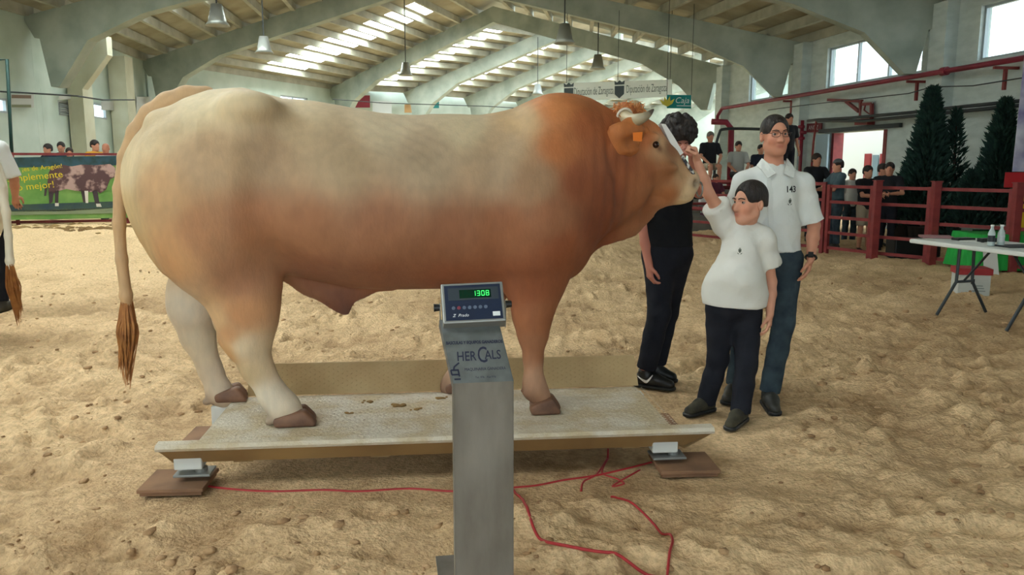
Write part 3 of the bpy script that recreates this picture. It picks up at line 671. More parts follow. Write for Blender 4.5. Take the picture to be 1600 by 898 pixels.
# coat: pale cream on back and legs, rust on the belly side, neck and head (colour control points)
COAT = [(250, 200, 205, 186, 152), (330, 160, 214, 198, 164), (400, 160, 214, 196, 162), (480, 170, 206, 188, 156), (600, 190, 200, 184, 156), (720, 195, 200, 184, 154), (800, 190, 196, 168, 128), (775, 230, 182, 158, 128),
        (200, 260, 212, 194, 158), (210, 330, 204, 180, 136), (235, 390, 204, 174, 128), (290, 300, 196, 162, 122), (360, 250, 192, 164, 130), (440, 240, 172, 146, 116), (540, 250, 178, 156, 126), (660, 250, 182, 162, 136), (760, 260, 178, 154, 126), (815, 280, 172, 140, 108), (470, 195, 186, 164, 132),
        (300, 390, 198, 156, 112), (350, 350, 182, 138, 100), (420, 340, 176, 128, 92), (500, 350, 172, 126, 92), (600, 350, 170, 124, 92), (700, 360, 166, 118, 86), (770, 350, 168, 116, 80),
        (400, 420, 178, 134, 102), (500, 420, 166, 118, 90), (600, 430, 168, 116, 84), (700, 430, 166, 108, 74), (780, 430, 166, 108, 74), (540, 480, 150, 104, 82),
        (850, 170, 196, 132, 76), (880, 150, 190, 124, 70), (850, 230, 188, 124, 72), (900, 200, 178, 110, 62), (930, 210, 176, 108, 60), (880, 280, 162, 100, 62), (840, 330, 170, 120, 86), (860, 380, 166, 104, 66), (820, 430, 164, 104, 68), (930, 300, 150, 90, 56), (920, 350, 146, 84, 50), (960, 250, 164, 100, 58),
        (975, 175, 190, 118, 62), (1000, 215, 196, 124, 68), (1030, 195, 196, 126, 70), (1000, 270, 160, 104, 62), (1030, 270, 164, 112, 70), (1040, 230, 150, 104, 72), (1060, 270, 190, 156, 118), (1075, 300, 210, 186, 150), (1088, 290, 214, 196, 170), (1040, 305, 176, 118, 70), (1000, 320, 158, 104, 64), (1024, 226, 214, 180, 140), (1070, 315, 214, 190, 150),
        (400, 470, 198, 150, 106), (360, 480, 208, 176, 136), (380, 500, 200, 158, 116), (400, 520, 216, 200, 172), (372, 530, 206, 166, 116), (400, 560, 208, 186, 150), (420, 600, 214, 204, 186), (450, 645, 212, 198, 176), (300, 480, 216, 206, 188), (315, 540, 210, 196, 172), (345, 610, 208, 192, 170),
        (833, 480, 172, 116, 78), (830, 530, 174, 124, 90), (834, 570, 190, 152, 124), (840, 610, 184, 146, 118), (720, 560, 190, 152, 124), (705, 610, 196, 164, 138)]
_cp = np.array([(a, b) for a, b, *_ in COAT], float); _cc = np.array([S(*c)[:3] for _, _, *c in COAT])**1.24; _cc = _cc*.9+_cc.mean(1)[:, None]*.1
_cpl = np.array([B(a, b)[[0, 2]] for a, b in _cp])
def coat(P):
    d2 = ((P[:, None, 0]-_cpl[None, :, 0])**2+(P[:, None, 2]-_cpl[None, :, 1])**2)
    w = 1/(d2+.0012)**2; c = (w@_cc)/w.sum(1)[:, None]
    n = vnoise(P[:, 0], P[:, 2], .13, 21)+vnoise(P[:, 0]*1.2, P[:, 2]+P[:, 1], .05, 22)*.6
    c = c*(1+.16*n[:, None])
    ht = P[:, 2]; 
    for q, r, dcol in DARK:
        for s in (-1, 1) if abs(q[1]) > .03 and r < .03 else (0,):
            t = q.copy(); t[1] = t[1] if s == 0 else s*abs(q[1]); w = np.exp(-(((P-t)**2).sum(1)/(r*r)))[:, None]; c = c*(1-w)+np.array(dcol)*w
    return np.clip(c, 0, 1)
_d1, _d2 = S(70, 48, 40)[:3], S(104, 72, 54)[:3]
DARK = [(BS(1086, 286, -1, .07), .024, S(56, 38, 34)[:3])]+[(BS(a, b, -1, .07), .0085, _d2) for a, b in ((1091, 302), (1085, 304), (1079, 306), (1073, 308), (1066, 309))]+[(B(a, b, y), .06, _d2) for y, a, b in ((-.26, 424, 655), (.22, 326, 625), (-.24, 824, 612), (.22, 698, 604))]+[(B(349, 531, -.26), .034, S(150, 100, 66)[:3]), (BS(1030, 232, -1, .1), .025, S(120, 82, 58)[:3]), (B(541, 487, 0), .05, S(110, 76, 66)[:3])]
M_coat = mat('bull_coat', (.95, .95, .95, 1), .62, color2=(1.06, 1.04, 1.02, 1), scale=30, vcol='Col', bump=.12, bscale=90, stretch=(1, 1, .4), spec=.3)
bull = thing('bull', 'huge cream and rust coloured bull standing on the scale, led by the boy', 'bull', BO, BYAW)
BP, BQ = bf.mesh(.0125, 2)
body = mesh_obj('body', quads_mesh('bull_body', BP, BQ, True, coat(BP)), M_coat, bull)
# fine skin folds over the ribs: pressed into the mesh
_v = np.empty(len(body.data.vertices)*3, np.float32); body.data.vertices.foreach_get('co', _v); _v = _v.reshape(-1, 3)
_nn = np.empty(len(_v)*3, np.float32); body.data.vertices.foreach_get('normal', _nn); _nn = _nn.reshape(-1, 3)
def spot(px, py, rx, rz):
    c = B(px, py); return np.exp(-((_v[:, 0]-c[0])/rx)**2-((_v[:, 2]-c[2])/rz)**2)
ph = (_v[:, 2]*1.0+_v[:, 0]*.55)*2*math.pi/.05+vnoise(_v[:, 0], _v[:, 2], .2, 31)*5
dsp = np.sin(ph)*.0022*spot(615, 215, .28, .14)+np.sin(_v[:, 2]*2*math.pi/.06+vnoise(_v[:, 0], _v[:, 2], .3, 32)*5)*.0018*spot(660, 290, .4, .12)+np.sin(_v[:, 0]*2*math.pi/.07+vnoise(_v[:, 0], _v[:, 2], .25, 33)*4)*.004*spot(945, 290, .13, .3)
dsp += vnoise(_v[:, 0], _v[:, 2], .22, 34)*.014*np.clip(_v[:, 2]-.6, 0, .3)/.3
_v += _nn*dsp[:, None]; body.data.vertices.foreach_set('co', _v.ravel()); body.data.update()
# horns
M_horn = mat('horn', S(150, 140, 118), .35, vcol='Col')
def horn(pts, rs, ys, nm='horn'):
    P = smooth_path([B(a, b, y) for (a, b), y in zip(pts, ys)], 6); R = list(np.interp(np.linspace(0, 1, len(P)), np.linspace(0, 1, len(rs)), rs))
    bm = bmesh.new(); add_tube(bm, P, R, 14); me = bpy.data.meshes.new(nm); bm.to_mesh(me); bm.free(); me.polygons.foreach_set('use_smooth', [True]*len(me.polygons))
    at = me.color_attributes.new('Col', 'FLOAT_COLOR', 'POINT'); n = len(P)
    for i in range(len(me.vertices)):
        t = min(i//14, n-1)/(n-1); c = np.array(S(206, 192, 156)[:3])*(1-t)+np.array(S(96, 88, 76)[:3])*t if t < .8 else np.array(S(60, 54, 48)[:3])*.6+np.array(S(110, 100, 86)[:3])*.4; at.data[i].color = (*c, 1)
    return mesh_obj(nm, me, M_horn, bull)
horn([(976, 182), (986, 188), (999, 186), (1011, 180), (1021, 171)], [.036, .036, .03, .02, .005], [-.09, -.17, -.23, -.25, -.24])
horn([(985, 172), (991, 166), (997, 168), (1004, 176), (1016, 178)], [.034, .034, .03, .02, .005], [.08, .17, .24, .26, .24])
bm = bmesh.new(); c = B(972, 183, -.115); M = axes_from(B(986, 188, -.17)-B(976, 182, -.09)); 
add_tube(bm, [V(B(976, 182, -.1))+M @ V((.042*math.cos(t), .042*math.sin(t), 0)) for t in np.linspace(0, 2*math.pi, 19)], .0065, 6); bm_obj('horn_base_ring', bm, mat('pale_horn_skin', S(214, 206, 188), .6), bull, True, 'pale ring of skin at the horn base')
# ears
def ear(side):
    f = Field(); y = side
    a, b, c, d = B(1004, 207, y*.10), B(985, 214, y*.19), B(968, 220, y*.23), B(960, 226, y*.22)
    f.chain([a, b, c, d], [.04, .08, .07, .02], .03, flat=(0, 1, .25), fs=.3); f.cone(B(998, 218, y*.185), B(970, 226, y*.27), .03, .02, .02, flat=(0, 1, .3), fs=.5, mode='sub')
    return field_obj('ear', f, .007, M_coat, bull, colfn=lambda P: np.tile(np.array(S(176, 108, 60)[:3]), (len(P), 1))*(1+.25*vnoise(P[:, 0], P[:, 2], .03, 3)[:, None]))
ear(-1); ear(1)
bm = bmesh.new(); tg = [B(989, 207, -.285), B(1004, 206, -.275), B(1003, 221, -.275), B(990, 220, -.285)]; add_prism(bm, tg, V((0, .006, 0))); bm_obj('ear_tag', bm, mat('orange_ear_tag', S(226, 122, 44), .4), bull, label='orange plastic ear tag')
for s in (-1, 1):
    bm = bmesh.new(); bmesh.ops.create_uvsphere(bm, u_segments=16, v_segments=10, radius=.02); bmesh.ops.translate(bm, verts=bm.verts, vec=V(BS(1024, 226, s, .107))); bm_obj('eye', bm, mat('dark_brown_eye', S(44, 24, 18), .15), bull, True)
# forehead curls: tufts of hair between the horns
bm = bmesh.new(); hr = random.Random(2)
for k in range(340):
    px, py = hr.uniform(958, 1006), 0
    p = V(B(px, 166+abs(px-980)*.25+hr.uniform(-4, 26), hr.uniform(-.1, .1))); d = V((hr.uniform(-.3, .6), hr.uniform(-.5, .5), hr.uniform(-.2, 1))).normalized(); l = hr.uniform(.025, .05); s = V((hr.uniform(-1, 1), hr.uniform(-1, 1), hr.uniform(-1, 1)))*.012
    add_tube(bm, [p, p+d*l*.5+s, p+d*l-V((0, 0, .012))], [.004, .003, .0008], 3, False)
o = bm_obj('forelock', bm, mat('rust_hair', S(178, 112, 60), .7, color2=S(196, 130, 74), scale=20), bull); o['kind'] = 'stuff'
# halter: noseband, cheek strap, white brow strap
M_halter = mat('white_leather_halter', S(214, 214, 210), .6); M_blackstrap = mat('black_strap', S(40, 38, 40), .6)
bvh_b = BVHTree.FromPolygons([tuple(p) for p in _v], [tuple(q) for q in BQ])
def on_skin(px, py, lift=.006, y=-.8):
    a = B(px, py, y); o = np.array(proj([_C])[0]); r = ray(px, py); d = V((V(r).dot(BU), V(r).dot(BN), r[2])).normalized()
    c = V(_C)-BO; org = V((c.dot(BU), c.dot(BN), c.z)); h = bvh_b.ray_cast(org, d)
    return (h[0]+h[1]*lift) if h[0] is not None else V(B(px, py, -.05))
pts = [V(B(1037, 195, -.03)), V(B(1045, 208, -.035)), V(B(1055, 224, -.035)), V(B(1066, 242, -.03))]
bm = bmesh.new(); add_prism(bm, [V(B(*q, -.03)) for q in ((1033, 193), (1040, 194), (1052, 212), (1068, 239), (1060, 245), (1046, 221))], V((0, .05, 0))); bm_obj('face_strap', bm, M_halter, bull)
bm = bmesh.new(); add_tube(bm, smooth_path([V(B(1066, 244, -.03)), V(B(1072, 254, -.06)), V(B(1080, 266, -.07)), V(B(1086, 277, -.05))], 4), .009, 8); bm_obj('nose_rope', bm, mat('speckled_white_rope', S(206, 206, 200), .7, color2=S(60, 60, 66), scale=55, lo=.45, hi=.5), bull)
bm = bmesh.new(); c = V(B(1092, 290, 0)); add_tube(bm, [c+V((.004, .045*math.cos(t), -.02+.04*math.sin(t))) for t in np.linspace(0, 2*math.pi, 21)], .005, 8); bm_obj('nose_ring', bm, M_steel, bull, True)
# hooves: two claws on each foot
M_hoof = mat('hoof_horn', S(128, 92, 70), .6, color2=S(98, 70, 56), scale=12, bump=.1)
def hoof(y, x0, x1, ytop, ybot):
    for s in (-1, 1):
        yy = y+s*.041; a = B(x0, ybot, yy)[0]; b = B(x1, ybot, yy)[0]; zt = B(x0, ytop, yy)[2]; z0 = DECK+.002; L = b-a; h = max(.085, zt-z0); bm = bmesh.new()
        add_prism(bm, [V((a+.012, yy-.036, z0)), V((b-.004, yy-.034, z0)), V((b-.012, yy-.03, z0+.03)), V((a+L*.72, yy-.034, z0+h)), V((a+L*.25, yy-.036, z0+h*.72)), V((a+.004, yy-.034, z0+h*.5))], V((0, .068, 0)))
        bmesh.ops.bevel(bm, geom=bm.edges[:], offset=.015, segments=3, profile=.5, affect='EDGES'); bm_obj('hoof', bm, M_hoof, bull, True)
hoof(-.26, 426, 497, 645, 668); hoof(.22, 336, 390, 632, 650); hoof(-.24, 826, 877, 622, 643); hoof(.22, 694, 740, 615, 632)
# tail and switch
TP = [(322, 150, .0, .05), (292, 152, 0, .055), (262, 161, 0, .052), (234, 178, 0, .046), (212, 206, 0, .04), (196, 246, 0, .036), (188, 295, 0, .033), (186, 350, 0, .03), (190, 405, 0, .028), (197, 462, 0, .03), (199, 480, 0, .02)]
f = Field(); f.chain([B(a, b, -.02) for a, b, *_ in TP], [t[3] for t in TP], .02)
field_obj('tail', f, .009, M_coat, bull, colfn=lambda P: np.tile(np.array(S(186, 154, 116)[:3]), (len(P), 1))*(1+.12*vnoise(P[:, 0], P[:, 2], .1, 9)[:, None]))
bm = bmesh.new(); hr = random.Random(8)
for k in range(170):
    a = hr.uniform(0, 6.28); r0 = .022*math.sqrt(hr.random()); t0 = hr.uniform(455, 500); w = hr.uniform(.3, 1); e = hr.uniform(530, 585) if k > 22 else hr.uniform(585, 610)
    c0 = V(B(197, t0, -.02)); c1 = V(B(199+hr.uniform(-2, 3), 520, -.02)); c2 = V(B(192+hr.uniform(-6, 12) if e < 585 else 200+hr.uniform(-3, 3), e, -.02)); q = V((math.cos(a), math.sin(a), 0))
    if c1.z > c0.z: c1.z = c0.z-.03
    add_tube(bm, smooth_path([c0+q*r0, c1+q*.052*w, c2+q*.015*w], 4), [.004]*4+[.003]*4+[.0006], 3, False)
bm_obj('tail_switch', bm, mat('rust_tail_hair', S(168, 112, 56), .65, color2=S(140, 88, 42), scale=18), bull)

# white cow at the left edge: same build, paler coat, facing away to the left
M_pale = mat('pale_cow_coat', S(206, 200, 182), .65, color2=S(222, 216, 200), scale=3, bump=.1, bscale=60)
cow_p = at_y(-2, 300, 6.7); cow = copy_tree(bull); cow.name = 'cow'; tag(cow, 'pale cream cow at the left edge, only rump and tail in view', 'cow')
for ch in list(cow.children):
    nm = ch.name.split('.')[0]
    if nm in ('ear_tag', 'nose_rope', 'nose_ring', 'face_strap', 'horn_base_ring'): bpy.data.objects.remove(ch); continue
    if nm in ('body', 'tail', 'ear'):
        ch.material_slots[0].link = 'OBJECT'; ch.material_slots[0].material = M_pale
cow.rotation_euler = (0, 0, math.pi-.1); cow.scale = (1.08, 1.0, 1.12)
rump = float(BP[(BP[:, 2] > .95) & (BP[:, 2] < 1.35), 0].min())
cow.location = (at_y(20, 300, 6.7).x+rump*1.08, cow_p.y, -DECK*1.12)
# ================================================================== PEOPLE
M_skin = mat('skin', (1, 1, 1, 1), .55, vcol='Col', spec=.35)
SK1, SK2, SKB = S(196, 138, 112), S(206, 150, 124), S(178, 118, 92)
def vz(*a): return np.array(a, float)
def basis(f, u=(0, 0, 1)):
    f = _n(f); r = _n(np.cross(f, u)); u2 = np.cross(r, f); return r, f, u2
def hand(F, w, d, nrm, th, curl, s, thumb=.5, k=.008):
    """five fingered hand: wrist w, direction d, palm normal nrm (fingers curl that way), thumb side th"""
    d = _n(d); th = _n(np.array(th)-d*np.dot(th, d)); nrm = _n(np.cross(th, d))*np.sign(np.dot(np.cross(th, d), nrm) or 1)
    lens = [.9, 1.0, .95, .76]
    for i in range(4):
        o = (.027-.018*i)*s; b = w+d*(.082-.004*abs(i-1))*s+th*o
        F.cone(w+d*.012*s+th*o*.6, b, .014*s, .0125*s, .014)
        p = b; a = .12
        for j, L in enumerate((.042, .027, .021)):
            a += curl*(1.0 if j else .75); dd = d*math.cos(a)+nrm*math.sin(a)+th*(.05*(1.5-i)*(1-min(curl, 1)))
            q = p+_n(dd)*L*lens[i]*s; F.cone(p, q, (.0098-.0008*j)*s, (.0092-.0010*j)*s, .004); p = q
    b = w+d*.022*s+th*.026*s; m = b+_n(d*.62+th*.62+nrm*.35)*.042*s; e = m+_n(d*.9+th*(.25-.7*thumb)+nrm*(.25+.8*thumb))*.032*s; t = e+_n(d*.8+th*(-.2-.6*thumb)+nrm*(.3+.5*thumb))*.024*s
    F.cone(w+d*.01*s, b, .016*s, .0165*s, .012); F.cone(b, m, .0155*s, .0125*s, .008); F.cone(m, e, .012*s, .0105*s, .004); F.cone(e, t, .0105*s, .009*s, .004)
def head(F, c, f, u, s, lod=0):
    r, f, u = basis(f, u); P = lambda a, b, d: c+(r*a+f*b+u*d)*s; R = np.stack([r, f, u], 1)
    F.ell(P(0, -.012, .036), np.array((.074, .094, .082))*s, .02, R); F.ell(P(0, .022, -.035), np.array((.062, .072, .082))*s, .03, R)
    F.ell(P(0, .058, -.098), np.array((.03, .028, .024))*s, .03, R)
    for q in (-1, 1):
        F.cone(P(q*.05, .0, -.065), P(q*.02, .055, -.098), .02*s, .018*s, .03); F.ell(P(q*.078, -.012, -.01), np.array((.01, .02, .032))*s, .01, R)
        if not lod:
            F.ell(P(q*.042, .062, -.03), np.array((.022, .02, .02))*s, .025, R)
            F.ell(P(q*.031, .094, .004), np.array((.018, .016, .011))*s, .012, R, 'sub')
            F.ell(P(q*.0845, -.006, -.006), np.array((.006, .010, .017))*s, .006, R, 'sub')
    F.cone(P(0, .086, .006), P(0, .108, -.036), .009*s, .0135*s, .012)
    if not lod:
        for q in (-1, 1): F.ell(P(q*.013, .096, -.039), np.array((.009, .011, .008))*s, .008, R)
        F.cone(P(-.032, .082, .021), P(.032, .082, .021), .009*s, .009*s, .02)
        F.ell(P(0, .086, -.064), np.array((.024, .011, .006))*s, .006, R); F.ell(P(0, .084, -.074), np.array((.021, .011, .007))*s, .006, R)
        F.box(P(0, .099, -.0688), np.array((.042, .008, .0022))*s, .0009*s, R, .002, 'sub')
    return P, R
def skin_col(base, heads, lipf=.75):
    def f(P):
        c = np.tile(np.array(base[:3]), (len(P), 1)); c = c*(1+.10*vnoise(P[:, 0]+P[:, 1], P[:, 2], .03, 5)[:, None])
        for PH, s in heads:
            for q, col, r in ((PH(0, .09, -.069), (.74, .5, .5), .024), (PH(.045, .07, -.035), (1.08, .92, .9), .03), (PH(-.045, .07, -.035), (1.08, .92, .9), .03)):
                w = np.exp(-(((P-q)/(r*s*np.array((1, 1, .5 if r < .025 else 1))))**2).sum(1))[:, None]; c = c*(1-w)+c*np.array(col)*w
        return np.clip(c, 0, 1)
    return f
def eyes(P, R, s, parent, base, look=(0, 0)):
    for q in (-1, 1):
        bm = bmesh.new(); bmesh.ops.create_uvsphere(bm, u_segments=14, v_segments=10, radius=.0115*s); bmesh.ops.translate(bm, verts=bm.verts, vec=V(P(q*.031, .0745, .004)-base)); e = bm_obj('eye', bm, mat('eye_white', S(150, 138, 132), .35), parent, True)
        bm = bmesh.new(); bmesh.ops.create_uvsphere(bm, u_segments=12, v_segments=8, radius=.0072*s); bmesh.ops.translate(bm, verts=bm.verts, vec=V(P(q*.031+look[0], .0795, .004+look[1])-base)); bm_obj('iris', bm, mat('dark_iris', S(40, 26, 20), .15), e, True)
        bm = bmesh.new(); pts = [V(P(q*a, b, d)-base) for a, b, d in ((.012, .098, .021), (.03, .0955, .0265), (.052, .083, .021))]; add_tube(bm, smooth_path(pts, 4), [.003*s]*8+[.001*s], 6); bm_obj('eyebrow', bm, mat('dark_brow', S(44, 32, 28), .8), parent, True)
def hair_cap(P, R, s, r_extra=.012, front=.052, low=-.03, k=.02, curls=0, top=0.0, side=0.0):
    """hair: shell over the skull with the face and ears left free"""
    F = Field(); e = r_extra
    F.ell(P(0, -.014, .036+top), np.array((.074+e+side, .094+e, .082+e+top))*s, .02, R); F.ell(P(0, -.05, -.02), np.array((.062+e, .05+e, .06))*s, .03, R)
    if curls:
        hr = random.Random(7)
        for i in range(curls):
            a, b = hr.uniform(0, 6.28), hr.uniform(-.15, 1); z = b; q = math.sqrt(1-z*z); v = np.array((q*math.cos(a)*(.074+e+side), q*math.sin(a)*(.094+e)-.014, z*(.082+e+top)+.036+top))
            if v[1] > .03 and v[2] < .075: continue
            F.ell(P(*v), np.full(3, hr.uniform(.012, .02))*s, .008)
    F.ell(P(0, .125, -.035), np.array((.085, .085, .062+front))*s, .008, R, 'sub')
    for q in (-1, 1): F.box(P(q*.09, .045, -.045), np.array((.06, .1, .11))*s, .02*s, R, .006, 'sub')
    F.box(P(0, -.02, low-.1), np.array((.4, .4, .14))*s, .01, R, .01, 'sub')
    return F
def human(o, J, skin, shirt=None, legs=None, hair=None, s=1.0, vox=.006, cvox=.007, lod=0, girth=1.0, sleeve=.75, hands=None, shoe_m=None, hem=None, hair_kw=None, look=(0, 0), fem=False, short=False, folds=.0):
    """o: root empty; J: joint positions in world space"""
    base = np.array(o.location); g = girth; U = np.array((0, 0, 1.0))
    sr = _n(J['sh1']-J['sh0']); spine = _n(J['neck']-J['pelvis']); fw = np.cross(spine, sr); fw = _n(fw)
    if np.dot(fw, J['face']) < 0: fw = -fw
    Rt = np.stack([np.cross(fw, spine), fw, spine], 1); Rt = Rt/np.linalg.norm(Rt, axis=0)
    H = s; hw = np.linalg.norm(J['sh1']-J['sh0'])/2; chest = J['pelvis']*.32+J['neck']*.68; belly = J['pelvis']*.7+J['neck']*.3; Lt = np.linalg.norm(J['neck']-J['pelvis'])
    bel = J.get('belly', 1.0)
    def torso(F, e, k=.05):
        F.ell(chest, (hw*.86*1+e, .115*H*g+e, Lt*.36), k, Rt); F.ell(belly+fw*.01*bel, (hw*.78*g*min(bel, 1.15)+e, .105*H*g*bel+e, Lt*.30), .08, Rt); F.ell(J['pelvis'], (hw*.82*g+e, .11*H*g+e, Lt*.26), .06, Rt)
        for i in (0, 1): F.cone(J['neck']-spine*.03*H, J['sh%d' % i], .055*H+e, .052*H*g+e, .05)
    A = lambda i: [J['sh%d' % i], J['el%d' % i], J['wr%d' % i]]
    hg = J.get('hip_w', 1.0)
    body = Field(); torso(body, -.006 if g < 1.2 else -.016)
    P, R = head(body, J['head'], J['face'], J.get('up', U), J.get('hs', H), lod)
    body.cone(J['neck']-spine*.02*H, J['head']-_n(J.get('up', U))*.07*H-_n(J['face'])*.015*H, .058*H*min(g, 1.15), .05*H*min(g, 1.1), .03)
    ag = J.get('arm_g', 1.0)
    for i in (0, 1):
        a, b, c = A(i); m = b*.62+c*.38
        body.chain([a, a*.5+b*.5, b], [.05*H*ag, .046*H*ag, .037*H*ag], .03); body.chain([b, m, c], [.037*H*ag, .038*H*ag, .026*H*ag], .015)
        hp = (hands or {}).get(i)
        if hp and not lod: hand(body, c, hp['d'], hp['n'], hp['t'], hp.get('curl', .35), .98*H*J.get('hand_s', 1), hp.get('thumb', .4))
        else:
            d = hp['d'] if hp else c-b; t = hp['t'] if hp else fw; n = hp['n'] if hp else np.cross(d, t); hand(body, c, d, n, t, (hp or {}).get('curl', .4), .98*H)
        h, kn, an = J['hip%d' % i], J['kn%d' % i], J['an%d' % i]
        body.chain([h, kn], [.078*H*hg, .052*H*hg], .03); body.chain([kn, kn*.65+an*.35, an], [.052*H*hg, .05*H*hg, .036*H], .02)
    if not shoe_m:
        for i in (0, 1): body.chain([J['an%d' % i], J['toe%d' % i]], [.035*H, .025*H], .02)
    root_body = field_obj('body', body, vox, M_skin, o, base, skin_col(skin, [(P, J.get('hs', H))] if not lod else []))
    if not lod: eyes(P, R, J.get('hs', H), o, base, look)
    out = {'P': P, 'R': R, 'fw': fw, 'Rt': Rt, 'spine': spine}
    if hair:
        kw = dict(hair_kw or {}); field_obj('hair', hair_cap(P, R, J.get('hs', H), **kw), max(.005, vox*.8), hair, o, base)
    if shirt:
        f = Field(); torso(f, .014 if g < 1.2 else .022)
        for i in (0, 1):
            a, b, c = A(i); q = a*(1-sleeve)+b*sleeve if sleeve <= 1 else b+(c-b)*(sleeve-1)
            if sleeve <= 1: f.cone(a, q, (.05*ag*g**.5)*H+.017, (.05*ag)*H+.021*J.get('sleeve_w', 1), .03, cap1=True)
            else: f.cone(a, b, .05*ag*H+.016, .037*ag*H+.017, .03); f.cone(b, q, .037*ag*H+.016, .03*ag*H+.014, .015, cap1=True)
        hemp = hem if hem is not None else J['pelvis'][2]-.06*H
        f.cone(belly, J['pelvis']-spine*(J['pelvis'][2]-hemp+.02), hw*.83*g*min(bel, 1.12), hw*(.80 if g < 1.2 else .9)*g, .05, flat=fw, fs=.66*g**.3)
        f.cone(J['neck']-spine*.01, J['neck']+spine*.14*H, .054*H*min(g, 1.12), .078*H, .012, mode='sub')
        if False:
            fr = random.Random(3)
            for q in range(16):
                z = fr.uniform(-.3, .25); y = fr.uniform(-.9, .9); a0 = chest+spine*z+np.cross(fw, spine)*hw*y*.8+fw*.15*g*H; b0 = a0+np.cross(fw, spine)*fr.uniform(-.13, .13)+spine*fr.uniform(-.1, .02)
                f.cone(a0-fw*.03, b0-fw*.035, .012, .008, .03, mode='sub')
        if J.get('skirt'): f.ell(J['pelvis']+np.array((0, 0, .05)), (.184, .145, .2), .04, Rt)
        if J.get('open'): f.cone(J['neck']+fw*.10+spine*.03, J['neck']+fw*.15-spine*.075, .036, .006, .01, mode='sub')
        f.cut((0, 0, hemp), (0, 0, -1)); out['shirt'] = field_obj('shirt', f, cvox, shirt, o, base)
        if folds: crumple(out['shirt'], .012*folds, .11, 1)
    if legs:
        f = Field(); f.ell(J['pelvis'], (hw*.82*g+.012, .11*H*g+.012, Lt*.26), .05, Rt)
        for i in (0, 1):
            h, kn, an = J['hip%d' % i], J['kn%d' % i], J['an%d' % i]
            if short: f.cone(h, h*.15+kn*.85, .085*H*hg+.012, .066*H*hg+.018, .03, cap1=True)
            else:
                q = J.get('cuff', .02); e = an+_n(kn-an)*q*H
                f.chain([h, kn], [.08*H*hg+.02, .055*H*hg+.016], .045); f.chain([kn, kn*.6+e*.4], [.055*H*hg+.014, .05*H*hg+.015], .025); f.cone(kn*.6+e*.4, e, .05*H*hg+.015, .04*H*hg+.022, .02, cap1=True)
                if False:
                    for q in range(4):
                        z = kn*(1-q*.3)+e*q*.3; f.cone(z+np.array((-.1, -.12, .0)), z+np.array((.1, -.12, .035*(-1)**q)), .05, .048, .03, mode='sub')
        f.cut((0, 0, J['pelvis'][2]+.05*H), (0, 0, 1)); tr_ = field_obj('trousers' if not short else 'shorts', f, cvox, legs, o, base)
        if folds: crumple(tr_, .006*folds, .1, 2)
    if shoe_m:
        for i in (0, 1):
            an, toe = J['an%d' % i], J['toe%d' % i]; d = _n((toe-an)*np.array((1, 1, 0))); sd = np.cross(d, U); z0 = J.get('floor%d' % i, an[2]-.085*H); f = Field()
            hl = an-d*.035*H; hl[2] = z0+.045*H; t2 = toe.copy(); t2[2] = z0+.032*H; md = (hl+t2)/2+np.array((0, 0, .018*H))
            f.chain([hl, md, t2], [.043*H, .046*H, .036*H], .02); f.cone(an+np.array((0, 0, -.01)), an+np.array((0, 0, .035*H)), .048*H, .047*H, .02, cap1=True); f.cut((0, 0, z0), (0, 0, -1))
            sh = field_obj('shoe', f, cvox, shoe_m, o, base)
            if not lod:
                f = Field(); hl[2] = t2[2] = z0+.012; f.cone(hl, t2, .05*H, .045*H, .01); f.cut((0, 0, z0+.022), (0, 0, 1)); f.cut((0, 0, z0-.002), (0, 0, -1)); field_obj('sole', f, cvox, J.get('sole_m', M_black), sh, base)
            out['shoe%d' % i] = sh
    return out
A3 = lambda px, py, Y: np.array(at_y(px, py, Y))
M_whiteshirt = mat('white_cotton_shirt', S(214, 218, 214), .8, color2=S(222, 226, 224), scale=6, bump=.35, bscale=9, spec=.2)
M_whitetee = mat('white_jersey_tee', S(212, 212, 204), .85, color2=S(220, 220, 214), scale=5, bump=.35, bscale=10, spec=.2)
M_blacktrs = mat('black_cotton', S(26, 28, 36), .85, color2=S(34, 36, 44), scale=8, bump=.4, bscale=12, spec=.2)
M_blackshirt = mat('black_jersey', S(20, 22, 26), .85, color2=S(28, 30, 34), scale=8, bump=.3, bscale=10, spec=.2)
M_jeans = mat('blue_jeans', S(42, 54, 64), .85, color2=S(60, 74, 82), scale=10, bump=.35, bscale=14, spec=.2)
M_hair = mat('black_hair', S(24, 20, 20), .55, color2=S(44, 36, 32), scale=40, bump=.7, bscale=70, stretch=(1, 1, .3))
M_shoe = mat('dark_leather_shoe', S(40, 40, 38), .5, color2=S(58, 56, 48), scale=10, bump=.2)
M_dusty = mat('dusty_trekking_shoe', S(70, 66, 50), .85, color2=S(44, 42, 36), scale=14, bump=.4)

# ---- the man in the white shirt
Ym = 4.92; o = thing('person', 'tall man with glasses in white short-sleeved shirt numbered 143 and jeans, behind the boy', 'person', (at_z(1180, 612, 0).x, Ym, 0))
J = dict(head=A3(1211, 211, Ym-.04), face=np.array((.05, -1, .0)), up=np.array((-.03, .05, 1)), neck=A3(1208, 262, Ym), pelvis=A3(1207, 402, Ym), sh0=A3(1165, 287, Ym+.0), sh1=A3(1254, 287, Ym),
         el0=A3(1142, 352, Ym+.08), wr0=A3(1150, 415, Ym+.02), el1=A3(1272, 352, Ym+.02), wr1=A3(1267, 402, Ym-.1), hip0=A3(1186, 408, Ym), hip1=A3(1228, 408, Ym), kn0=A3(1166, 500, Ym+.05), kn1=A3(1224, 503, Ym-.05),
         an0=A3(1150, 583, Ym+.12), an1=A3(1203, 596, Ym-.06), toe0=A3(1137, 606, Ym-.02), toe1=A3(1211, 626, Ym-.24), hs=1.0, floor0=0.0, floor1=0.0, cuff=.0, open=1)
J['an0'][2] = .09; J['an1'][2] = .09
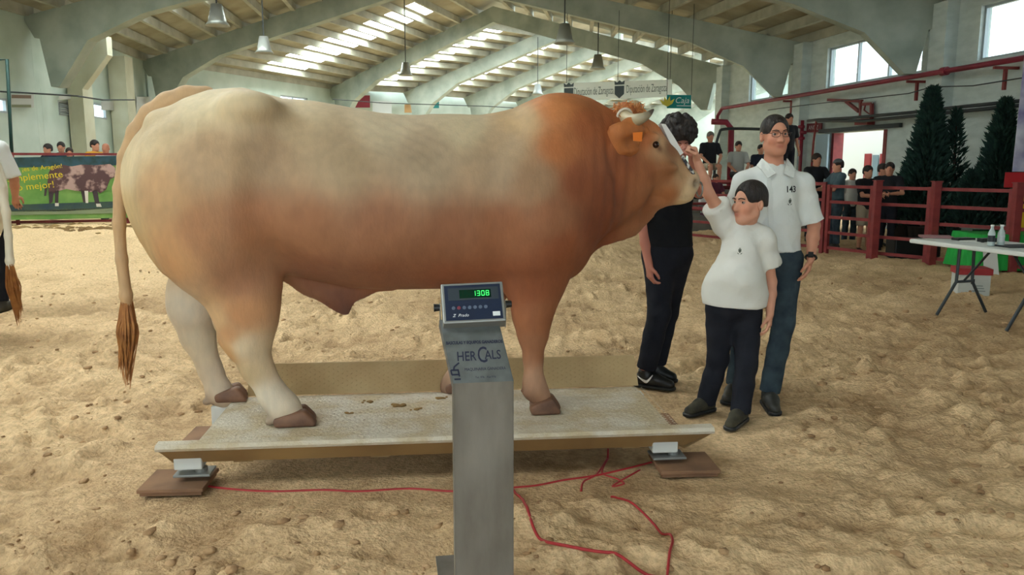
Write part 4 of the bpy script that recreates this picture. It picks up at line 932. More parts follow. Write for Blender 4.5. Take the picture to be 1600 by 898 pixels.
man = human(o, J, SK1, M_whiteshirt, M_jeans, M_hair, 1.0, .0052, .0062, hands={0: dict(d=vz(.05, -.1, -1), n=vz(1, 0, 0), t=vz(.2, -1, 0)), 1: dict(d=vz(-.18, -.12, -1), n=vz(-1, -.2, 0), t=vz(-.35, -1, 0), curl=.32, thumb=.25)}, shoe_m=M_shoe, hem=A3(1207, 391, Ym)[2], sleeve=.92, hair_kw=dict(r_extra=.007, front=.072, low=-.0), girth=1.06, look=(.001, 0), folds=1)
ob = np.array(o.location)
# collar, placket, pocket, number, crest, watch, glasses, belt
bvh_s = BVHTree.FromPolygons([v.co+o.location for v in man['shirt'].data.vertices], [tuple(p.vertices) for p in man['shirt'].data.polygons])
for q in (-1, 1):
    bm = bmesh.new(); nk = V(J['neck'])
    p = [nk+V((q*.022, -.125, -.035)), nk+V((q*.05, -.085, .02)), nk+V((q*.074, -.01, .055)), nk+V((q*.108, -.02, .012)), nk+V((q*.098, -.085, -.012)), nk+V((q*.075, -.142, -.062))]
    add_prism(bm, [x-o.location for x in p], V((q*.003, -.008, .003))); bm_obj('collar', bm, M_whiteshirt, o)
    bm = bmesh.new(); add_tube(bm, [nk+V((q*.066*math.sin(a), .066*math.cos(a), .03+.012*math.cos(a)))-o.location for a in np.linspace(0, 2.2, 8)], .016, 6); bm_obj('collar_band', bm, M_whiteshirt, o, True)
Mc = frame_matrix(V(J['neck'])*.5+V(J['pelvis'])*.5+V((0, -.3, 0)), (1, 0, 0), (0, 0, 1))
def on_shirt(px, py, bvh):
    r = ray(px, py); h = bvh.ray_cast(V(_C), V(r).normalized()); return h[0] if h[0] is not None else at_y(px, py, Ym-.15)
M_print = mat('black_print', S(22, 24, 30), .7)
def shirt_text(txt, px, py, size, bvh, root, m, yaw=0, name='lettering', **kw):
    p = on_shirt(px, py, bvh); vs, fs = text_geo(txt, size, kw.get('shear', 0), kw.get('bold', 0)); me = bpy.data.meshes.new(name); xx = V((math.cos(yaw), math.sin(yaw), 0)); nrm = V((math.sin(yaw), -math.cos(yaw), 0)); out = []
    for v in vs:
        w = p+xx*v.x+V((0, 0, v.y)); h = bvh.ray_cast(w+nrm*.15, -nrm, .4); w = h[0]+nrm*.003 if h[0] is not None else w+nrm*.003; out.append(w-root.location)
    me.from_pydata(out, [], fs); return mesh_obj(name, me, m, root)
shirt_text('143', 1236, 296, .052, bvh_s, o, M_print, bold=.0012)
def crest(px, py, s, bvh, root, yaw=0):
    p = on_shirt(px, py, bvh); xx = V((math.cos(yaw), math.sin(yaw), 0)); nrm = V((math.sin(yaw), -math.cos(yaw), 0)); bm = bmesh.new()
    for pts in ([(-.5, .9), (.5, .9), (.5, .1), (0, -.5), (-.5, .1)], [(-.8, -.3), (-.3, -.7), (-.2, -1.0), (-.75, -.75)], [(.8, -.3), (.3, -.7), (.2, -1.0), (.75, -.75)], [(-.25, 1.3), (.25, 1.3), (.3, 1.0), (-.3, 1.0)]):
        vs = []
        for a, b in pts:
            w = p+xx*a*s+V((0, 0, b*s)); h = bvh.ray_cast(w+nrm*.15, -nrm, .4); w = h[0]+nrm*.004 if h[0] is not None else w+nrm*.004; vs.append(bm.verts.new(w-root.location))
        bm.faces.new(vs)
    bm_obj('crest', bm, mat('grey_green_print', S(92, 98, 90), .8), root)
crest(1234, 316, .018, bvh_s, o)
bm = bmesh.new(); wc = J['wr1']-ob; dr_ = V(J['wr1']-J['el1']).normalized(); Mw = axes_from(dr_)
add_tube(bm, [V(wc)+Mw @ V((.031*math.cos(t), .031*math.sin(t), 0)) for t in np.linspace(0, 2*math.pi, 17)], .008, 6); add_box(bm, V(wc)+Mw @ V((-.0, .034, 0)), (.03, .012, .034), Mw); bm_obj('wristwatch', bm, M_black, o)
bm = bmesh.new(); P = man['P']
for q in (-1, 1):
    c = [(q*.031+a*.024, .1+(-.004 if abs(a) > .8 and a*q > 0 else 0), .002+b*.016) for a, b in ((-1, .7), (0, 1), (1, .7), (1, -.6), (.4, -1), (-.4, -1), (-1, -.5), (-1, .7))]
    add_tube(bm, [V(P(*x)-ob) for x in c], .0016, 5); add_tube(bm, [V(P(q*.055, .096, .008)-ob), V(P(q*.077, .07, .01)-ob), V(P(q*.082, -.01, .008)-ob)], .0016, 5)
add_tube(bm, [V(P(-.008, .104, .006)-ob), V(P(.008, .104, .006)-ob)], .0016, 5); bm_obj('glasses_frame', bm, mat('dark_metal_frame', S(50, 46, 48), .3, .6), o)
bm = bmesh.new(); pe = V(J['pelvis']); zz = A3(1207, 386, Ym)[2]
for z in (1.24, 1.15, 1.06):
    p = on_shirt(1203, proj([[J['neck'][0], Ym, z]])[1][0], bvh_s); add_lathe(bm, [(.006, -.002), (.006, .002)], p-o.location+V((0, -.003, 0)), 8)
bm_obj('button', bm, mat('white_button', S(230, 230, 228), .3), o)
bm = bmesh.new(); prev = None
for py in range(281, 388, 6):
    p = on_shirt(1202+(py-266)*.03, py, bvh_s)-o.location+V((0, -.002, 0))
    if prev is not None: add_bar(bm, prev, p+(p-prev)*.05, .032, .004, V((0, 1, 0)))
    prev = p
bm_obj('placket', bm, M_whiteshirt, o)

# ---- the boy holding the rope
Yb = 4.62; o = thing('person', 'dark-haired boy in white T-shirt reaching up to the bull nose rope', 'person', (at_z(1140, 650, 0).x, Yb, 0)); ob = np.array(o.location)
J = dict(head=A3(1171, 317, Yb-.03), face=np.array((-.88, -.46, .03)), up=np.array((.05, .02, 1)), neck=A3(1164, 352, Yb+.02), pelvis=A3(1146, 474, Yb), sh0=A3(1136, 350, Yb+.02), sh1=A3(1192, 374, Yb-.02),
         el0=A3(1107, 302, Yb-.06), wr0=A3(1089, 250, Yb-.03), el1=A3(1205, 440, Yb+.02), wr1=A3(1203, 490, Yb-.06), hip0=A3(1125, 484, Yb+.01), hip1=A3(1168, 486, Yb-.01), kn0=A3(1122, 560, Yb+.06), kn1=A3(1166, 570, Yb-.06),
         an0=A3(1104, 622, Yb+.12), an1=A3(1157, 642, Yb-.08), toe0=A3(1077, 637, Yb+.03), toe1=A3(1141, 664, Yb-.22), hs=.99, belly=1.28, floor0=0.0, floor1=0.0, arm_g=.98, hip_w=1.0, hand_s=.98, skirt=1, sleeve_w=1.5, cuff=-.02)
J['an0'][2] = .075; J['an1'][2] = .075
boy = human(o, J, SK2, M_whitetee, M_blacktrs, M_hair, .88, .005, .006, hands={0: dict(d=vz(-.28, -.1, .95), n=vz(-.9, -.5, -.2), t=vz(.1, -1, .0), curl=1.25, thumb=1.0), 1: dict(d=vz(-.06, -.18, -1), n=vz(-1, -.1, 0), t=vz(-.5, -1, 0), curl=.38)}, shoe_m=M_dusty, hem=A3(1146, 476, Yb)[2], sleeve=.62, girth=1.32, hair_kw=dict(r_extra=.010, front=.066, low=.01, top=.004), look=(-.001, 0), folds=1)
bvh_t = BVHTree.FromPolygons([v.co+o.location for v in boy['shirt'].data.vertices], [tuple(p.vertices) for p in boy['shirt'].data.polygons])
crest(1156, 393, .016, bvh_t, o, -.35)
bm = bmesh.new(); nk = V(J['neck']); add_tube(bm, [nk+V((.064*math.cos(t), .06*math.sin(t)-.005, .012+.012*math.sin(t)))-o.location for t in np.linspace(0, 2*math.pi, 21)], .007, 6); bm_obj('neckband', bm, M_whitetee, o, True)

# ---- the handler in black behind the bull's head
Yk = 5.32; o = thing('person', 'curly-haired handler in black T-shirt and dark trousers behind the head of the bull', 'person', (at_z(1022, 592, 0).x, Yk, 0))
J = dict(head=A3(1059, 220, Yk-.04), face=np.array((.15, -.95, -.42)), up=np.array((.0, -.3, 1)), neck=A3(1050, 262, Yk+.02), pelvis=A3(1043, 392, Yk), sh0=A3(1012, 282, Yk), sh1=A3(1088, 285, Yk+.04),
         el0=A3(1006, 358, Yk-.02), wr0=A3(1014, 414, Yk-.1), el1=A3(1092, 300, Yk-.24), wr1=A3(1082, 248, Yk-.4), hip0=A3(1030, 398, Yk), hip1=A3(1056, 398, Yk+.03), kn0=A3(1030, 490, Yk-.08), kn1=A3(1042, 488, Yk+.1),
         an0=A3(1008, 575, Yk-.02), an1=A3(1024, 562, Yk+.14), toe0=A3(1046, 599, Yk-.1), toe1=A3(1050, 580, Yk+.1), floor0=0.0, floor1=0.0, hip_w=1.12, cuff=.045)
J['an0'][2] = .085; J['an1'][2] = .085; J['toe0'][2] = .03; J['toe1'][2] = .03
hk = human(o, J, S(186, 122, 104), M_blackshirt, M_blacktrs, M_hair, 1.0, .0055, .0065, hands={0: dict(d=vz(.1, -.1, -1), n=vz(1, 0, 0), t=vz(.3, -1, 0), curl=.5), 1: dict(d=vz(-.3, -.3, .8), n=vz(-.8, 0, -.3), t=vz(-.1, -1, .1), curl=1.1, thumb=.9)}, shoe_m=M_black, hem=A3(1043, 384, Yk)[2], sleeve=.8, girth=1.05, hair_kw=dict(r_extra=.028, front=.02, low=.0, curls=130, top=.012, side=.012), folds=1)
# curved white flash on the side of the shoe
sho = hk['shoe0']; bvh_k = BVHTree.FromPolygons([v.co for v in sho.data.vertices], [tuple(p.vertices) for p in sho.data.polygons]); bm = bmesh.new(); up_, lo_ = [], []
for t in np.linspace(0, 1, 13):
    px = 994+t*26; yy = 585+12*math.sin(min(1, t*1.05)*2.0)**1.0*(1 if t < .75 else 1)-(max(0, t-.62)*26); th_ = 1.4+4.4*math.sin(t*3.0)*(t**.6)
    for dy, L in ((-th_/2, up_), (th_/2, lo_)):
        q = ray(px, yy+dy); h = bvh_k.ray_cast(V(_C)-o.location, V(q).normalized()); L.append(h[0]-V(q).normalized()*.003 if h[0] is not None else None)
for i in range(12):
    c = (up_[i], up_[i+1], lo_[i+1], lo_[i])
    if all(x is not None for x in c): bm.faces.new([bm.verts.new(x) for x in c])
if len(bm.faces): bm_obj('shoe_flash', bm, mat('white_shoe_flash', S(220, 220, 218), .5), sho)
else: bm.free()

# ---- onlookers
def std_joints(base, yaw, H, arms='hang', sit=False, lean=0.0):
    """base: feet position; yaw: facing angle (0 = towards the viewer, -y)"""
    f = np.array((math.sin(yaw), -math.cos(yaw), 0)); r = np.array((math.cos(yaw), math.sin(yaw), 0)); u = np.array((0, 0, 1.0)); b = np.array(base, float); k = H/1.75
    X = lambda a, c, z: b+(r*a+f*c+u*z)*k
    dz = -.42 if sit else 0
    J = dict(face=f, neck=X(0, lean*.6, 1.47+dz), head=X(0, .02+lean*.75, 1.63+dz), pelvis=X(0, 0, .95+dz), hs=k)
    for i, s in ((0, -1), (1, 1)):
        J['sh%d' % i] = X(s*.18, lean*.55, 1.42+dz); J['hip%d' % i] = X(s*.09, 0, .92+dz)
        if sit: J['kn%d' % i] = X(s*.11, .42, .5); J['an%d' % i] = X(s*.11, .4, .09); J['toe%d' % i] = X(s*.12, .58, .03)
        else: J['kn%d' % i] = X(s*.1, .03, .5); J['an%d' % i] = X(s*.1, 0, .09); J['toe%d' % i] = X(s*.13, .17, .03)
        if arms == 'hang': J['el%d' % i] = X(s*.24, .0+lean*.4, 1.14+dz); J['wr%d' % i] = X(s*.24, .1+lean*.4, .9+dz)
        elif arms == 'rail': J['el%d' % i] = X(s*.26, .2+lean*.5, 1.17+dz); J['wr%d' % i] = X(s*.06, .38+lean*.5, 1.16+dz)
        elif arms == 'lap': J['el%d' % i] = X(s*.25, .1, 1.16+dz); J['wr%d' % i] = X(s*.12, .3, 1.0+dz)
    return J
PG = {'d': mat('black_top', S(24, 26, 32), .85), 'n': mat('navy_top', S(34, 42, 58), .85), 'g': mat('grey_white_tee', S(176, 180, 176), .85), 'w': mat('white_top', S(206, 208, 206), .85), 't': mat('grey_teal_shirt', S(74, 96, 104), .85, color2=S(60, 80, 90), scale=9), 'y': mat('yellow_top', S(206, 152, 50), .85),
      'b': mat('dark_teal_top', S(32, 62, 72), .85), 'k': mat('khaki_shorts', S(172, 160, 140), .85), 'p': mat('plum_top', S(92, 40, 60), .85), 'j': M_jeans, 'x': M_blacktrs}
M_grayhair = mat('grey_hair', S(120, 116, 110), .7, color2=S(90, 86, 82), scale=40); M_brownhair = mat('dark_brown_hair', S(52, 38, 30), .7, color2=S(36, 28, 24), scale=40); M_cap = mat('grey_cap', S(88, 92, 96), .8)
def onlooker(px, headtop, Y, yaw, H, label, top, bottom, hair=M_hair, arms='hang', sit=False, lean=0.0, zbase=0.0, cap=False, short=False, skin=SK1, hair_kw=None, group=None, sleeve=.8, z_from_top=False):
    p = at_y(px, headtop, Y); k = H/1.75; topz = (1.745-(.42 if sit else 0))*k
    if z_from_top: zbase = p.z-topz
    o = thing('person', label, 'person', (p.x, Y, zbase)); J = std_joints((p.x, Y, zbase), yaw, H, arms, sit, lean)
    r = human(o, J, skin, PG[top], PG[bottom], hair, k, .0125, .014, lod=1, shoe_m=M_shoe, sleeve=sleeve, hair_kw=hair_kw or dict(r_extra=.014, front=.03, low=-.02), short=short)
    if cap:
        P, R = r['P'], r['R']; f = Field(); f.ell(P(0, -.01, .05), np.array((.086, .105, .085))*k, .02, R); f.cut(P(0, 0, .045), -np.array(R)[:, 2]); f.box(P(0, .13, .05), np.array((.13, .11, .012))*k, .005, R, .01); field_obj('cap', f, .012, M_cap, o, np.array(o.location))
    return o
YR = 15.2
onlooker(1276, 240, 15.6, .2, 1.72, 'spectator in black with arms folded on the red rail, nearest the man in glasses', 'd', 'x', M_brownhair, 'rail', zbase=-.05, z_from_top=True)
onlooker(1311, 249, 14.5, -1.5, 1.62, 'spectator in a grey cap and grey-teal shirt at the red rail', 't', 'j', M_brownhair, 'rail', z_from_top=True, cap=True)
onlooker(1332, 264, 16.4, .1, 1.55, 'pale-topped spectator half hidden behind the one in the cap', 'w', 'j', M_brownhair, 'hang', z_from_top=True)
onlooker(1356, 259, 14.6, .3, 1.6, 'spectator in black top and beige shorts against the bright doorway', 'd', 'k', M_hair, 'rail', z_from_top=True, short=True)
onlooker(1379, 256, 15.3, .6, 1.6, 'dark-haired spectator in navy just right of the doorway', 'n', 'x', M_hair, 'hang', z_from_top=True)
onlooker(1391, 254, 14.4, -.5, 1.62, 'rightmost spectator at the red rail, dark top, beside the conifers', 'd', 'x', M_hair, 'rail', z_from_top=True)
onlooker(1110, 206, 20.2, .1, 1.8, 'seated spectator in black polo shirt and pale shorts beside the boy raised arm', 'd', 'k', M_grayhair, 'lap', True, short=True, z_from_top=True)
onlooker(1154, 221, 20.4, 0, 1.75, 'seated spectator in grey-white T-shirt left of the man in glasses', 'g', 'x', M_hair, 'lap', True, z_from_top=True)
onlooker(1189, 226, 20.6, 0, 1.7, 'seated spectator whose head shows behind the shoulder of the man in glasses', 'n', 'j', M_hair, 'lap', True, z_from_top=True)
onlooker(1233, 178, 20.0, .3, 1.85, 'tall figure in dark clothes right behind the head of the man in glasses', 'd', 'x', M_brownhair, 'hang', z_from_top=True)
onlooker(1118, 272, 18.7, .4, 1.35, 'child in plum top sitting low behind the boy arm', 'p', 'j', M_brownhair, 'lap', True, z_from_top=True)
onlooker(1104, 298, 18.9, 0, 1.2, 'small child in pale top sitting low beside the bull muzzle', 'w', 'p', M_hair, 'lap', True, z_from_top=True)
onlooker(147, 219, 18.2, 1.2, 1.75, 'dark-haired spectator in yellow behind the banner fence', 'y', 'x', M_hair, z_from_top=True)
onlooker(165, 224, 18.0, 0.1, 1.7, 'bald spectator in white shirt behind the banner fence beside the bull tail', 'w', 'x', None, z_from_top=True, skin=SKB)
onlooker(95, 222, 18.6, .3, 1.7, 'dark-haired spectator in teal, middle of three behind the banner fence', 'b', 'x', M_hair, z_from_top=True)
onlooker(75, 225, 18.2, -.4, 1.68, 'left of the three dark spectators behind the banner fence', 'n', 'x', M_hair, z_from_top=True)
onlooker(108, 231, 18.3, .5, 1.6, 'shortest of the three dark spectators behind the banner fence', 'd', 'x', M_brownhair, z_from_top=True)
onlooker(-48, 152, 8.0, 3.14, 2.05, 'man in pale shirt seen from behind at the left edge above the cow', 'w', 'x', M_grayhair, 'lap', zbase=0.0, sleeve=.95, lean=.1)
# ================================================================== FENCES, STANDS, BANNERS, TABLE, TREES, LAMPS, CABLES
def hurdle(p0, p1, h, nrail, label, group, mid=False, r=.026, z0=.06):
    """steel hurdle between two ground points: two uprights, rails"""
    p0 = V(p0); p1 = V(p1); t = thing('hurdle', label, 'fence', p0, 0, group); d = p1-p0; L = d.length; up = V((0, 0, 1)); n = V((d.y, -d.x, 0)).normalized()
    for k, x in enumerate((0, 1)):
        bm = bmesh.new(); add_bar(bm, d*x+up*0, d*x+up*h, .06, .06, n); bm_obj('upright', bm, M_red, t)
    for k in range(nrail):
        z = z0+.05+(h-z0-.08)*k/(nrail-1); bm = bmesh.new(); add_bar(bm, d*.0+up*z, d+up*z, .035, .05); bm_obj('rail', bm, M_red, t)
    return t
def gz(px, py):
    z = 0.0
    for _ in range(8): p = at_z(px, py, z); z = float(ramp(p.x, p.y))
    return V((p.x, p.y, z-.03))
FG = 'red steel hurdles round the arena'
RF = [(1240, 389), (1287, 393), (1361, 402), (1450, 411), (1576, 424), (1690, 436)]
lab = ['red fence panel hidden mostly behind the man in glasses', 'red fence panel in front of the spectators by the doorway', 'red fence panel left of the double post, before the first conifer', 'red fence panel behind the white folding table', 'red fence panel cut by the right edge']
for i in range(5):
    a, b = gz(*RF[i]), gz(*RF[i+1]); d = (b-a).normalized(); hurdle(a+d*.05, b-d*.05, 1.2 if i else 1.24, 5, lab[i], FG)
for px, py, lb in ((1364, 404, 'thick red fence post in front of the bright doorway'), (1454, 412, 'red fence post between the two panels before the conifers'), (1579, 425, 'red fence post beside the yellow and red banner')):
    p = gz(px, py); bm = bmesh.new(); add_box(bm, (0, 0, .64), (.11, .11, 1.28), None, .008); add_box(bm, (0, 0, 1.285), (.13, .13, .015)); o = bm_obj('fence_post', bm, M_red); o.location = p; tag(o, lb, 'post', None)
BF = [(-190, 358), (-60, 356), (29, 353), (200, 350), (420, 352), (640, 354), (850, 357), (1000, 362), (1075, 372), (1160, 381), (1240, 388)]
for i in range(10):
    a, b = gz(*BF[i]), gz(*BF[i+1]); ws = ['left of the white cow, outside the picture', 'behind the white cow at the left edge', 'carrying the cow picture banner', 'behind the rump of the bull', 'hidden behind the belly of the bull', 'hidden behind the ribs of the bull', 'hidden behind the chest of the bull', 'below the neck of the bull', 'between the handler in black and the boy', 'behind the boy and the man in glasses']
    hurdle(a, b, 1.5 if i < 8 else 1.25, 4 if i < 8 else 5, 'red fence panel '+ws[i], FG)
# banner with the picture of a cow, hung on the far left fence
a, b = gz(-60, 356), gz(205, 350); d = (b-a).normalized(); n = V((d.y, -d.x, 0)).normalized(); L = (b-a).length
bn = thing('banner', 'wide green banner with a cow picture and yellow writing on the far left fence', 'banner', a+n*.06); up = V((0, 0, 1)); H0, H1 = .17, 1.36
bm = bmesh.new(); add_prism(bm, [up*H0, d*L+up*H0, d*L+up*H1, up*H1], -n*.006)
Mb = mat('banner_meadow_print', S(92, 140, 66), .6, color2=S(120, 158, 82), scale=3)
bm_obj('banner_sheet', bm, Mb, bn)
def bpx(px, py):
    q = at_plane(px, py, a+n*.068, n)-bn.location; return q
def patch(pts, m, off, nm):
    bm = bmesh.new(); bm.faces.new([bm.verts.new(bpx(x, y)+n*off) for x, y in pts]); bm_obj(nm, bm, m, bn)
patch([(-40, 247), (190, 243), (190, 258), (-40, 263)], mat('banner_treeline_print', S(40, 74, 86), .6, color2=S(30, 54, 52), scale=6), .002, 'printed_treeline')
patch([(-40, 322), (190, 314), (190, 324), (100, 330), (-40, 331)], mat('banner_shadow_print', S(44, 66, 74), .6, color2=S(60, 82, 70), scale=5), .002, 'printed_shadow')
patch([(-40, 331), (190, 324), (190, 333), (-40, 337)], mat('banner_grass_edge_print', S(128, 140, 108), .6), .002, 'printed_verge')
Mcowb = mat('banner_cow_print', S(84, 58, 60), .6, color2=S(176, 146, 138), scale=4.5, lo=.5, hi=.6)
patch([(80, 262), (96, 257), (112, 260), (128, 257), (150, 258), (172, 256), (180, 262), (181, 276), (172, 280), (166, 296), (156, 302), (150, 297), (142, 300), (128, 299), (118, 298), (104, 295), (92, 298), (84, 302), (76, 300), (74, 286), (76, 270)], Mcowb, .004, 'printed_cow')
for q in ([(76, 298), (84, 300), (82, 316), (77, 318)], [(86, 298), (92, 296), (91, 318), (86, 318)], [(126, 296), (132, 298), (134, 316), (130, 316)], [(144, 298), (152, 296), (156, 320), (149, 320)], [(70, 290), (75, 288), (72, 306), (69, 306)]): patch(q, mat('banner_cow_leg_print', S(62, 50, 54), .6), .004, 'printed_leg')
for q in ([(86, 317), (92, 317), (92, 322), (86, 322)], [(150, 318), (157, 318), (159, 323), (151, 323)], [(132, 298), (138, 298), (138, 317), (134, 317)]): patch(q, mat('banner_white_print', S(206, 200, 190), .6), .005, 'printed_sock')
M_yel = mat('yellow_print', S(214, 190, 40), .6); pxm = (bpx(100, 290)-bpx(0, 290)).length/100
for tx, px, py, sz in (('¡es de Aragón!', 66, 262, 11), ('Simplemente', 55, 276, 17), ('¡lo mejor!', 52, 291, 17)): add_text('lettering', tx, frame_matrix(bpx(px, py)+n*.008, bpx(px+10, py-.9)-bpx(px, py), (0, 0, 1)), M_yel, bn, sz*pxm, bold=.008*0, sx=1.0)
# trodden straw against the fence foot
def lumps(bm, spots, hr):
    for p, s in spots:
        r = bmesh.ops.create_icosphere(bm, subdivisions=1, radius=s); k = V((hr.uniform(.8, 1.7), hr.uniform(.7, 1.3), hr.uniform(.35, .8))); M = Matrix.Rotation(hr.uniform(0, 3.1), 3, 'Z')
        for v in r['verts']: q = V((v.co.x*k.x, v.co.y*k.y, v.co.z*k.z))*hr.uniform(.75, 1.2); v.co = (M @ q)+p
hr = random.Random(5); sp = []
for k in range(900):
    px = hr.uniform(-30, 1010); i = 0
    p = gz(px, 352+abs(px-200)*.008+abs(hr.gauss(2, 3.5))); sp.append((p+V((0, 0, .03)), hr.uniform(.03, .1)))
bm = bmesh.new(); lumps(bm, sp, hr)
o = bm_obj('straw_heap', bm, mat('trodden_straw', S(150, 122, 78), .95, color2=S(118, 92, 58), scale=5, bump=.4), None, True); tag(o, 'brown trodden straw along the foot of the far fence', 'straw', None, 'stuff')
# stand seats behind the boy: red tubular benches
for k, (px, py, Y, w, lb) in enumerate(((1108, 284, 20.15, 2.2, 'red bench under the spectator in the black polo'), (1166, 290, 20.35, 1.7, 'red bench under the spectator in the grey-white T-shirt'), (1112, 316, 18.65, 1.6, 'low red bench where the children sit'))):
    p = at_y(px, py, Y); t = thing('bench', lb, 'bench', (p.x, Y, 0)); bm = bmesh.new(); add_box(bm, (0, .1, p.z-.03), (w, .36, .05), None, .01); bm_obj('seat', bm, M_red, t); zt = .84 if k < 2 else .32
    for x in (-w/2+.1, w/2-.1):
        for y in (-.05, .25): bm = bmesh.new(); add_box(bm, (x, y, (p.z-.05+zt)/2), (.05, .05, p.z-.05-zt)); bm_obj('leg', bm, M_red, t)
    bm = bmesh.new(); add_box(bm, (0, .0, zt+(p.z-zt)*.5), (w, .03, .05)); bm_obj('stretcher', bm, M_red, t)
# raised plank floor carrying the spectators on the left and the tall figure
def dais(px0, px1, Y0, depth, z, lb):
    p0 = at_y(px0, 300, Y0); p1 = at_y(px1, 300, Y0); bm = bmesh.new(); add_box(bm, ((p0.x+p1.x)/2, Y0+depth/2, z/2-.02), (p1.x-p0.x, depth, z-.002+.04)); o = bm_obj('stand_step', bm, mat('grey_plank_step', S(120, 116, 106), .9, color2=S(104, 100, 92), scale=3)); tag(o, lb, 'stand'); return o
dais(1060, 1262, 18.3, 1.2, .34, 'low front tier of the stand behind the boy')
dais(1060, 1262, 19.5, 2.4, .86, 'upper tier of the stand under the seated spectators')

# pipes along the right wall
def wallpt(px, py, off=.55): return at_plane(px, py, V((*RW[4], 0))-n9*off, n9)
rp = thing('heating_pipe', 'long red pipe running along the white side wall under the high windows', 'pipe', (0, 0, 0)); 
pts = [wallpt(x, y) for x, y in ((1700, 84), (1600, 100), (1475, 121), (1432, 128), (1300, 149), (1200, 164), (1128, 176))]
z = 3.38
pts = [V((p.x, p.y, z)) for p in pts]; bm = bmesh.new(); add_tube(bm, pts+[V((pts[-1].x-.12, pts[-1].y+.1, z-.25)), V((pts[-1].x-.12, pts[-1].y+.1, z-.5))], .055, 10); bm_obj('pipe_run', bm, M_redpipe, rp, True)
bm = bmesh.new(); add_tube(bm, [pts[2]-d9*.08, pts[2]+d9*.08], .085, 12); bm_obj('flange', bm, M_redpipe, rp)
for px in (1425, 1232, 1560):
    p = wallpt(px, 150, .5); bm = bmesh.new(); q = V((p.x, p.y, z-.08)); add_bar(bm, q-n9*.15-V((0, 0, .02)), q+n9*.38-V((0, 0, .02)), .05, .05); add_bar(bm, q+n9*.1, q+n9*.1-V((0, 0, .42)), .06, .05, n9); bm_obj('pipe_bracket', bm, M_red, rp)
# vertical red risers left of the man in glasses
for px, y0, y1, Y, r, lb in ((1143, 192, 330, 23, .085, 'thick red vertical pipe between the two seated spectators'), (1131, 184, 190, 23, .11, None)):
    if lb: 
        bm = bmesh.new(); a = at_y(px, y0, Y); add_tube(bm, [at_y(1112, 190, Y), a+V((-.15, 0, .02)), a+V((0, 0, -.15)), V((a.x+.03, a.y, .0))], r, 10); o = bm_obj('riser_pipe', bm, M_redpipe, None, True); tag(o, lb, 'pipe')
bm = bmesh.new(); a = at_y(1122, 216, 20); _w = at_y(1118, 228, 22.6); add_tube(bm, [V((_w.x, _w.y, -.03))]+smooth_path([_w, at_y(1124, 208, 22.6), at_y(1130, 202, 22.6), at_y(1160, 201, 22.6), at_y(1225, 203, 22.6)], 5), .04, 8); o = bm_obj('conduit', bm, M_dark, None, True); tag(o, 'thin dark pipe bending over behind the seated spectator in black polo', 'pipe')
cd = thing('conduit', 'pair of dark conduits crossing the white wall behind the conifers', 'pipe')
for dz, pp in ((0, ((1262, 189), (1277, 187), (1330, 184), (1420, 176), (1510, 166), (1640, 153))), (-.0, ((1277, 189), (1350, 189), (1430, 181), (1510, 173), (1640, 160)))):
    bm = bmesh.new(); add_tube(bm, [wallpt(x, y, .46) for x, y in pp], .035, 8); bm_obj('conduit_run', bm, M_dark, cd, True)
bm = bmesh.new(); add_tube(bm, [wallpt(1276, 186, .46), wallpt(1271, 222, .46), wallpt(1268, 262, .46)], .03, 8); bm_obj('drop_pipe', bm, M_red, cd, True)
bm = bmesh.new(); add_tube(bm, [wallpt(1200, 172, .46), wallpt(1250, 165, .46), wallpt(1320, 157, .46), wallpt(1420, 146, .46), wallpt(1455, 136, .46), wallpt(1520, 134, .46), wallpt(1620, 118, .46)], .012, 6); o = bm_obj('wall_cable', bm, M_dark); tag(o, 'thin slack cable along the white wall just under the red pipe', 'cable')
# scoreboard bracket with round dial above the doorway
br = thing('wall_bracket', 'red steel bracket holding a square framed dial above the doorway', 'bracket', wallpt(1345, 185, .25)); L0 = V(br.location); wl = lambda x, y: wallpt(x, y, .25)-L0
bm = bmesh.new()
for (a, b), (c, d_) in (((1294, 156), (1347, 158)), ((1322, 158), (1342, 174)), ((1345, 157), (1345, 184)), ((1348, 163), (1363, 162)), ((1362, 162), (1362, 190))): add_bar(bm, wl(a, b), wl(c, d_), .07, .07, n9)
bm_obj('bracket_frame', bm, M_red, br); bm = bmesh.new(); add_bar(bm, wl(1347, 172), wl(1362, 172), .03, .42); bm_obj('dial_plate', bm, mat('pale_dial', S(160, 164, 160), .6), br)
bm = bmesh.new(); add_bar(bm, wl(1341, 191), wl(1361, 190), .2, .14); bm_obj('motor_box', bm, M_red, br)
bm = bmesh.new(); add_bar(bm, wl(1354, 164)-n9*.03, wl(1352, 172)-n9*.03, .015, .04, n9); add_bar(bm, wl(1352, 172)-n9*.03, wl(1360, 178)-n9*.03, .015, .04, n9); bm_obj('dial_hand', bm, M_red, br)
sg = thing('wall_sign', 'small dark red sign with pale letters left of the doorway', 'sign', wallpt(1272, 199, .22)); L1 = V(sg.location)
bm = bmesh.new(); q0, q1 = wallpt(1261, 200, .22)-L1, wallpt(1284, 199, .22)-L1; add_bar(bm, q0, q1, .03, .24); bm_obj('sign_board', bm, mat('dark_red_sign', S(110, 34, 48), .6), sg)
add_text('lettering', 'ANOZ', frame_matrix((q0+q1)/2-n9*.03, q1-q0, (0, 0, 1)), mat('pale_letters', S(196, 190, 188), .6), sg, .17)
bm = bmesh.new()
for k in range(3): add_lathe(bm, [(.02, -.05), (.09, -.04), (.1, .0), (.09, .04), (.02, .05)], V(wallpt(1252+(k%2)*3, 198+k*9, .4)), 10)
_w = wallpt(1254, 188, .4); add_tube(bm, [_w, V((_w.x, _w.y, 0))], .05, 8); o = bm_obj('valve_stack', bm, M_redpipe, None, True); tag(o, 'red pipe with valves on the wall right of the man in glasses', 'valve')
